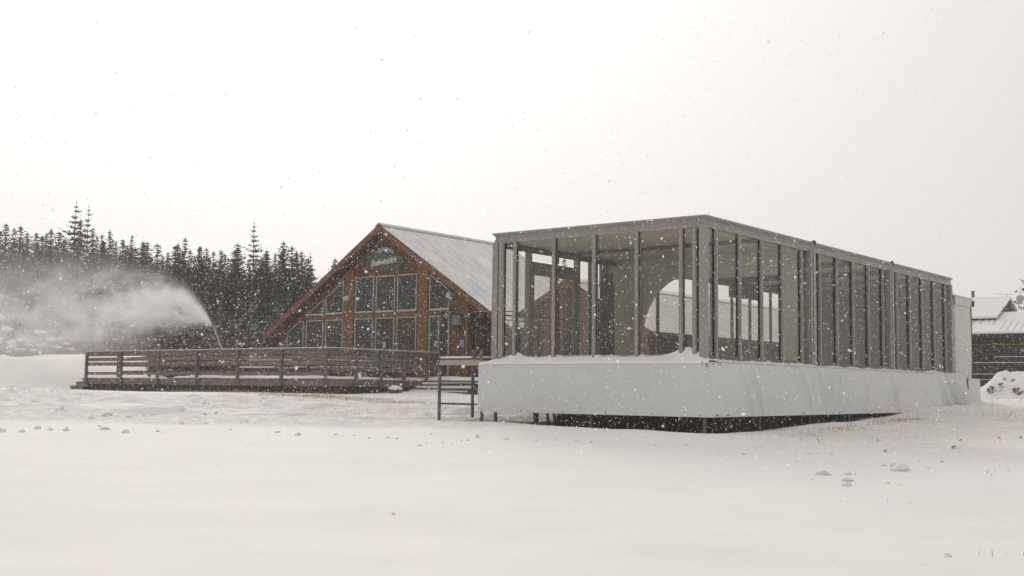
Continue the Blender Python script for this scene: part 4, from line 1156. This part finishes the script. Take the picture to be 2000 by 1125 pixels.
for px, py in ((-40, 430), (-18, 436), (13, 434), (2, 446), (28, 446), (41, 440), (56, 450), (71.7, 450), (84, 460), (92, 451), (101, 443), (115, 452), (128, 462), (182, 443), (191, 462), (199, 454), (206, 468), (214.7, 447), (229, 471), (239, 465), (220, 463), (248, 476), (266, 483), (285, 498), (296, 500), (307, 505), (318, 499), (330, 488), (342.5, 477), (352, 490), (371, 484), (380, 499), (390, 478), (404, 481), (418, 487), (431.5, 501), (446, 500), (459, 487), (487, 504), (514, 512), (526, 523), (552, 510), (590, 516), (629, 540), (-60, 442), (645, 548), (680, 545), (705, 560)):
    tree_px('spruce', px + random.uniform(-1, 1), py + random.uniform(-2, 3), random.uniform(79, 92), SKL, SK, wide=random.choice((.7, .85, 1.0, 1.2, 1.45)) * random.uniform(.92, 1.08))
MID, MIDL = 'spruces filling the forest below the skyline', 'dark spruce in the dense middle of the forest below the skyline'
for k in range(80):
    px = -70 + 790 * (k + random.random()) / 80
    tree_px('spruce', px, random.uniform(470, 545) + max(0, px - 560) * .5, random.uniform(74, 80), MIDL, MID, wide=random.uniform(1.0, 1.45))
LOW, LOWL = 'snow-dusted spruces at the foot of the forest', 'low snow-dusted spruce at the foot of the forest'
for k in range(34):
    px = -60 + 640 * (k + random.random()) / 34
    tree_px('snowy', px, random.uniform(555, 625), random.uniform(69.5, 74), LOWL, LOW, wide=random.uniform(.95, 1.35))
tree_px('bushy', 355, 632, 61, 'wide bushy spruce with snowy boughs under the spray plume', wide=1.0)
tree_px('bushy', 308, 655, 60.5, 'smaller bushy spruce left of the wide one under the spray plume', wide=1.25)
tree_px('bushy', 470, 615, 64, 'bushy snow-dusted spruce right of the snow gun', wide=1.1)
tree_px('bushy', 530, 630, 61, 'bushy snow-dusted spruce beside the left eave of the chalet', wide=1.1)
for px, py in ((330, 668), (385, 655), (405, 672), (430, 668), (455, 660), (485, 655), (505, 662), (350, 675), (375, 672), (545, 655)):
    tree_px('bushy', px, py, random.uniform(59.5, 62), 'low bushy spruce showing just above and behind the deck railing', 'low bushy spruces behind the deck railing', wide=random.uniform(1.2, 1.6))
tree_px('open', 2016, 488, 64, 'spruce behind the log cabin reaching in at the right edge', wide=1.1)
tree_px('snowy', 2050, 540, 66, 'second spruce behind the log cabin farther right', wide=1.2)

for px, py in ((312, 690), (340, 686), (368, 688), (396, 684), (424, 690), (452, 686), (480, 684), (508, 688), (534, 684)):
    tree_px('bushy', px, py, 58.3, 'low bushy spruce showing only through the gaps of the deck railing', 'low bushes close behind the deck', wide=random.uniform(1.5, 1.9))

# bare trees and shrubs
def bare_mesh(seed, H, n0=1, spread=.35, depth=4):
    r = random.Random(seed); b = MB()
    def grow(p, d, l, rad, lev):
        q = p + d * l
        b.tube(p, q, rad, rad * .65, n=5 if lev > 1 else 7)
        if lev >= depth: return
        for k in range(r.choice((2, 3)) if lev else 4):
            nd = (d + Vector((r.uniform(-1, 1), r.uniform(-1, 1), r.uniform(-.2, .7))) * spread * (1 + .3 * lev)).normalized()
            grow(p + d * l * r.uniform(.55, 1.0), nd, l * r.uniform(.5, .8), rad * .58, lev + 1)
    for k in range(n0):
        d = Vector((r.uniform(-.35, .35) * (n0 > 1), r.uniform(-.35, .35) * (n0 > 1), 1)).normalized()
        grow(Vector((0, 0, -.2)), d, H * .36, .013 * H / math.sqrt(n0), 0)
    return b.mesh('branches', ['twig'])
BM = [bare_mesh(2, 10), bare_mesh(4, 10), bare_mesh(6, 3, 5, .5, 3), bare_mesh(7, 3, 6, .55, 3)]
def bare(i, px, py, Y, label, cat='tree', group=None, name='bare_tree', h0=10):
    p = at(px, py, Y); z = hz(p[0], p[1])
    o = bpy.data.objects.new(name, BM[i]); COL.objects.link(o); o.location = (p[0], p[1], z); s = (p[2] - z) / h0 ; o.scale = (s, s, s); o.rotation_euler[2] = random.uniform(0, 6)
    tag(o, label, cat, group)
G_ = 'bare trees among the spruces'
for i, px, py, lab in ((0, 104, 432, 'pale bare tree left of the tallest left spruce'), (1, 122, 438, 'thin bare tree touching the tallest left spruce on its left'), (0, 78, 446, 'bare tree above the spruces near the left edge'), (1, 305, 478, 'pale bare treetop right of the bare-stemmed spruce'), (0, 316, 484, 'small bare treetop left of the spruces above the plume'), (1, 30, 438, 'bare tree between the two first spruces at the left edge')):
    bare(i, px, py, 90, lab, group=G_)
for i, px, py, Y, lab in ((2, 425, 585, 66, 'snowy bare shrub right behind the snow gun head'), (3, 445, 600, 65.5, 'bare shrub between the snow gun and the chalet'), (2, 400, 600, 68, 'bare shrub behind the spray at the gun head'), (3, 60, 640, 64, 'bare shrub behind the snow-laden bushes at the left edge'), (2, 15, 610, 65, 'tall bare shrub at the far left edge')):
    bare(i, px, py, Y, lab, 'shrub', 'bare shrubs at the forest edge', 'bare_shrub', 3)

# snow-laden bushes at the left
def laden(px, py, Y, w, h, seed, lab):
    p = at(px, py, Y); z = hz(p[0], p[1])
    o = root('snowy_bush', p, z, lab, 'bush', rot=0, group='snow-laden bushes at the left edge')
    r = random.Random(seed)
    cm = PROT['bushy'][0][0]
    c = bpy.data.objects.new('foliage', cm); COL.objects.link(c); c.parent = o; c.scale = (w / 4.4, w / 5.5, h / 4); c.location = (0, 0, -.1)
    one('snow_cap', 'snow', o, lambda b: [b.blob((w * x_, r.uniform(-.35, -.1), z + h * zz), (w * rx, .3, h * rz), seed + i, 14, 7, .35) for i, (x_, zz, rx, rz) in enumerate(((-.05, .92, .14, .07), (.15, .62, .10, .07), (-.22, .5, .12, .08), (.0, .35, .12, .07), (.28, .3, .10, .07), (-.3, .2, .1, .06)))], smooth=True)
laden(85, 694, 62, 2.6, 1.25, 1, 'rounded snow-laden bush left of the deck')
laden(45, 697, 61, 2.0, .85, 2, 'lower snow-laden bush left of the rounded one')
laden(122, 696, 62.5, 1.8, .9, 3, 'snow-laden bush between the rounded one and the deck')
laden(5, 660, 64, 2.4, 2.2, 4, 'tall snow-laden bush cut by the left edge')

# ------------------------------------------------------------------ dry grass, clods, stones
def build_grass():
    P = []
    def patch(n, fn):
        k = 0
        while k < n:
            x, y, w = fn()
            if random.random() < w: P.append((x, y)); k += 1
    def deckband():
        hx = random.uniform(-17, 7); hy = random.gauss(-1.9, .55)
        p = loc(P_DECK, hx, hy); return p[0], p[1], max(0.02, .25 + 1.6 * float(vnoise(hx * .7, hy * .8, 13)))
    patch(4200, deckband)
    def strip():
        py = random.uniform(.8, 9.5); px = 1.55 + random.gauss(0, .14)
        p = loc(P_PAV, px, py); return p[0], p[1], max(0.02, .4 + 1.5 * float(vnoise(py * 1.2, 0, 14)))
    patch(420, strip)
    def right():
        px = random.gauss(3.0, 1.7); py = random.uniform(9, 26)
        p = loc(P_PAV, px, py); return p[0], p[1], max(0.02, .2 + 1.6 * float(vnoise(p[0] * .6, p[1] * .5, 15)))
    patch(1200, right)
    def underp():
        px = random.uniform(-9, -3.8); py = random.uniform(.4, 9)
        p = loc(P_PAV, px, py); return p[0], p[1], max(0.05, .4 + 1.2 * float(vnoise(p[0] * .7, p[1] * .7, 16)))
    patch(1300, underp)
    def mid():
        x, y = random.uniform(-9, 2), random.uniform(30, 39); return x, y, max(0.0, -.05 + 1.5 * float(vnoise(x * .5, y * .6, 17)))
    patch(700, mid)
    def rightfield():
        x, y = random.uniform(4, 17), random.uniform(18, 40); return x, y, max(0.0, .0 + 1.2 * float(vnoise(x * .45, y * .6, 18)))
    patch(450, rightfield)
    b = MB()
    PA = np.array(P); Zs = height(PA[:, 0], PA[:, 1])
    for (x, y), z in zip(P, Zs):
        h = random.uniform(.03, .11) * (1.25 if y > 39 else .9); w = random.uniform(.003, .008); a = random.uniform(0, PI)
        lx, ly = random.gauss(0, .35) * h, random.gauss(0, .35) * h
        c, s = math.cos(a) * w, math.sin(a) * w
        b.add([(x - c, y - s, z - .02), (x + c, y + s, z - .02), (x + lx + c * .3, y + ly + s * .3, z + h)], [(0, 1, 2)])
    for px, py, n, h in ((1732, 985, 1, .085), (1629, 982, 3, .05), (1773, 986, 2, .06), (1921, 1085, 3, .06), (1938, 1088, 2, .03), (1972, 1086, 3, .05), (1996, 1085, 2, .06), (1810, 1105, 2, .03), (1622, 1098, 2, .04), (1962, 1003, 2, .07), (1608, 868, 3, .14), (1640, 866, 2, .10), (1565, 861, 2, .1)):
        gx, gy, gz = ground_at(px, py)
        for k in range(n):
            x = gx + random.gauss(0, .03) * n ** .5; y = gy + random.gauss(0, .02); l = random.gauss(0, .25) * h; w = random.uniform(.0012, .0025)
            b.add([(x - w, y, gz - .02), (x + w, y, gz - .02), (x + l + w * .6, y, gz + h * random.uniform(.6, 1.1)), (x + l - w * .6, y, gz + h * .6)], [(0, 1, 2, 3)])
    o = b.build('dry_grass', ['grass'])
    tag(o, 'tan dry grass stalks poking through the snow', 'grass', kind='stuff')
build_grass()

CM = []
for i in range(5):
    b = MB(); b.blob((0, 0, 0), (.5, .42, .34), 60 + i, 10, 7, .45); b.blob((.38, .1, -.12), (.22, .2, .16), 70 + i, 8, 5, .4)
    CM.append(b.mesh('snow_clod', ['snow'], True))
CG, CL = 'clumps of snow thrown up across the snowfield', 'small loose clump of snow lying on the snowfield'
def clod(px, py, w, lab=CL):
    x, y, z = ground_at(px, py)
    o = bpy.data.objects.new('snow_clod', random.choice(CM)); COL.objects.link(o)
    o.location = (x, y, z + w * .04); o.scale = (w * random.uniform(.8, 1.3), w, w * random.uniform(.6, .95)); o.rotation_euler = (random.uniform(-.3, .3), random.uniform(-.3, .3), random.uniform(0, 6))
    tag(o, lab, 'snow clump', CG)
for px, py, w, lab in ((1607, 927, .20, 'flat snow clump left of the line of three clumps in the right foreground'), (1657, 927, .15, 'topmost of three snow clumps in a line in the right foreground'), (1657, 939, .15, 'middle one of three snow clumps in a line in the right foreground'), (1655, 949, .14, 'lowest of three snow clumps in a line in the right foreground'), (1760, 919, .28, 'largest snow clump on the right foreground snow'), (1746, 912, .15, 'snow clump touching the largest clump on its upper left'), (768, 1004, .06, 'lone small snow clump in the middle of the empty foreground'), (1851, 1087, .08, 'lone small snow clump near the lower right corner'), (119, 803, .34, 'round snow clump alone in front of the left deck steps'), (582, 850, .15, 'pointed snow clump left of centre on the track edge')):
    clod(px, py, w, lab)
for px, py, w in ((775, 855, .20), (752, 855, .15), (818, 868, .18), (929, 857, .20), (652, 850, .14), (690, 852, .13), (720, 857, .12), (542, 849, .16), (200, 838, .28), (132, 840, .24), (248, 842, .24), (307, 845, .16), (70, 842, .22), (3, 844, .3), (40, 844, .18), (104, 843, .18), (990, 860, .16), (1050, 862, .12), (1085, 864, .16), (1130, 866, .10), (1158, 868, .14), (1275, 872, .14), (1345, 874, .12), (1455, 890, .15), (1580, 886, .18), (1620, 890, .16), (1720, 912, .12), (1812, 914, .10), (1790, 900, .12), (1730, 944, .10), (1560, 898, .08), (1640, 943, .07), (1590, 939, .06), (910, 862, .12), (860, 868, .1), (840, 852, .12), (400, 832, .18), (450, 838, .16), (350, 830, .2), (300, 812, .25), (250, 818, .3), (215, 813, .3), (180, 817, .3), (480, 826, .2), (350, 802, .2), (420, 806, .2)):
    clod(px + random.uniform(-6, 6), py + random.uniform(-4, 3), w * random.uniform(.45, .8))
    for k in range(random.choice((0, 0, 1, 1))): clod(px + random.uniform(-30, 30), py + random.uniform(-5, 4), w * random.uniform(.2, .4))
SG = 'small dark stones on the snow at the right'
for px, py, w in ((1864, 877, .10), (1730, 884, .08), (1877, 862, .07), (1715, 862, .06), (1952, 857, .07), (1994, 857, .08), (1840, 903, .05)):
    x, y, z = ground_at(px, py)
    b = MB(); b.blob((0, 0, 0), (w * .5, w * .45, w * .4), int(px), 8, 6, .3); o = b.build('stone', ['soil']); o.location = (x, y, z + w * .15)
    tag(o, 'small dark stone lying on the thin snow right of the pavilion', 'stone', SG)

# ------------------------------------------------------------------ falling snow
def build_flakes():
    parts = []
    def sample(n, ya, yb):
        Y = np.cbrt(RNG.uniform(ya ** 3, yb ** 3, n)) if ya > 2 else RNG.uniform(ya, yb, n)
        X = RNG.uniform(-1, 1, n) * (.47 * Y + 2.0)
        Z = RNG.uniform(-.05, 1, n) * (1.7 + .36 * Y + 1.0)
        return X, Y, Z
    X = []; Y = []; Z = []
    for n, a, c in ((260, .9, 3.0), (9500, 3, 9), (90000, 9, 18), (190000, 18, 40)):
        x, y, z = sample(n, a, c); X.append(x); Y.append(y); Z.append(z)
    X = np.concatenate(X); Y = np.concatenate(Y); Z = np.concatenate(Z)
    lx = (X - P_PAV[0]) * UV[0] + (Y - P_PAV[1]) * UV[1]; ly = (X - P_PAV[0]) * VV[0] + (Y - P_PAV[1]) * VV[1]
    ok = ~((lx > -6) & (lx < .3) & (ly > -.3) & (ly < 19) & (Z < 5.5)) & (Z > height(X, Y) + .05)
    X, Y, Z = X[ok], Y[ok], Z[ok]; n = len(X)
    r = .0029 * np.exp(RNG.normal(0, .37, n)) * np.where(Y < 3, .55, 1.0) * np.where(Y > 18, 1.25, 1.0)
    # each flake a small flat irregular hexagon turned its own way
    ang = np.arange(6) * (PI / 3)
    rad = RNG.uniform(.75, 1.3, (n, 6)) * r[:, None]
    e1 = RNG.normal(size=(n, 3)); e1 /= np.linalg.norm(e1, axis=1)[:, None]
    e2 = np.cross(e1, RNG.normal(size=(n, 3))); e2 /= np.linalg.norm(e2, axis=1)[:, None]
    V = e1[:, None, :] * (np.cos(ang)[None] * rad)[:, :, None] + e2[:, None, :] * (np.sin(ang)[None] * rad)[:, :, None]
    V = V * 1.18
    V += np.stack([X, Y, Z], -1)[:, None, :]
    F = np.arange(6)[None] + (np.arange(n) * 6)[:, None]
    me = bpy.data.meshes.new('falling_snow')
    me.vertices.add(n * 6); me.vertices.foreach_set('co', V.reshape(-1).astype(np.float32))
    q = F.reshape(-1).astype(np.int32)
    me.loops.add(q.size); me.loops.foreach_set('vertex_index', q)
    me.polygons.add(q.size // 6); me.polygons.foreach_set('loop_start', np.arange(0, q.size, 6, dtype=np.int32))
    me.update(calc_edges=True); me.materials.append(M['flake'])
    o = bpy.data.objects.new('falling_snow', me); COL.objects.link(o)
    tag(o, 'white snowflakes drifting through the air', 'snowflakes', kind='stuff')
build_flakes()

# ------------------------------------------------------------------ light
SUN_AZ, SUN_EL = math.radians(-14), math.radians(29)
SD = Vector((math.sin(SUN_AZ) * math.cos(SUN_EL), math.cos(SUN_AZ) * math.cos(SUN_EL), math.sin(SUN_EL)))
w = bpy.data.worlds.new('World'); bpy.context.scene.world = w; w.use_nodes = True
nt = w.node_tree; bg = nt.nodes['Background']; bg.inputs['Strength'].default_value = .1
sky = N(nt, 'ShaderNodeTexSky'); sky.sky_type = 'NISHITA'; sky.sun_disc = False; sky.sun_elevation = SUN_EL; sky.sun_rotation = SUN_AZ
bw = N(nt, 'ShaderNodeRGBToBW'); nt.links.new(sky.outputs[0], bw.inputs[0])
tc = N(nt, 'ShaderNodeTexCoord')
dt = N(nt, 'ShaderNodeVectorMath', operation='DOT_PRODUCT'); nt.links.new(tc.outputs['Generated'], dt.inputs[0]); dt.inputs[1].default_value = SD
sx = N(nt, 'ShaderNodeSeparateXYZ'); nt.links.new(tc.outputs['Generated'], sx.inputs[0])
c = dt.outputs['Value']; cp = mth(nt, 'MAXIMUM', c, 0.0)
glow = mth(nt, 'MULTIPLY', mth(nt, 'POWER', cp, 7.0), 5.6)
cl = noise(nt, coords(nt, (1, 1, 2.2), 'Generated'), 2.0, 5, .5, .3)
base = mth(nt, 'MULTIPLY', mth(nt, 'ADD', 5.75, mth(nt, 'MULTIPLY', c, .95)), mth(nt, 'ADD', .95, mth(nt, 'MULTIPLY', mth(nt, 'MAXIMUM', sx.outputs[2], 0.0), .30)))
base = mth(nt, 'MULTIPLY', base, mth(nt, 'ADD', .96, mth(nt, 'MULTIPLY', cl, .08)))
lum = mth(nt, 'ADD', mth(nt, 'ADD', base, glow), mth(nt, 'MULTIPLY', mth(nt, 'MINIMUM', bw.outputs[0], 8.0), .06))
vm = N(nt, 'ShaderNodeVectorMath', operation='SCALE'); vm.inputs[0].default_value = (1.02, .982, .958); nt.links.new(lum, vm.inputs['Scale'])
nt.links.new(vm.outputs[0], bg.inputs['Color'])
sl = bpy.data.lights.new('sun', 'SUN'); sl.energy = .75; sl.angle = math.radians(22); sl.color = (1, .95, .88)
so = bpy.data.objects.new('sun', sl); COL.objects.link(so); so.rotation_euler = (-SD).to_track_quat('-Z', 'Y').to_euler()

# falling snow greys the distance: thin even air round everything
m = bpy.data.materials.new('haze_air'); m.use_nodes = True; nt = m.node_tree; nt.nodes.clear()
o = N(nt, 'ShaderNodeOutputMaterial'); pv = N(nt, 'ShaderNodeVolumePrincipled'); nt.links.new(pv.outputs[0], o.inputs['Volume'])
pv.inputs['Color'].default_value = (.97, .955, .94, 1); pv.inputs['Density'].default_value = .0010; pv.inputs['Anisotropy'].default_value = .2
M['haze'] = m
mb = MB(); mb.box(-205, 205, -32, 405, -3.0, 22)
hzb = mb.build('haze', ['haze']); tag(hzb, 'thin grey snowy air over the whole field', 'haze', kind='stuff')

# ------------------------------------------------------------------ camera
cd = bpy.data.cameras.new('camera'); cam = bpy.data.objects.new('camera', cd); COL.objects.link(cam)
cd.sensor_width = 36; cd.lens = FPX / 2000 * 36; cd.clip_start = .05; cd.clip_end = 1500
mt = Matrix((CR, CU, -CF)).transposed().to_4x4(); mt.translation = Vector(EYE); cam.matrix_world = mt
cd.dof.use_dof = True; cd.dof.focus_distance = 30; cd.dof.aperture_fstop = 5.6
sc = bpy.context.scene; sc.camera = cam
sc.view_settings.view_transform = 'Standard'; sc.view_settings.look = 'None'; sc.view_settings.exposure = 0; sc.view_settings.gamma = 1
sc.render.engine = 'CYCLES'
cy = sc.cycles
cy.max_bounces = 7; cy.diffuse_bounces = 3; cy.glossy_bounces = 3; cy.transmission_bounces = 4; cy.transparent_max_bounces = 24; cy.volume_bounces = 5
cy.caustics_reflective = False; cy.caustics_refractive = False
cy.sample_clamp_indirect = 4
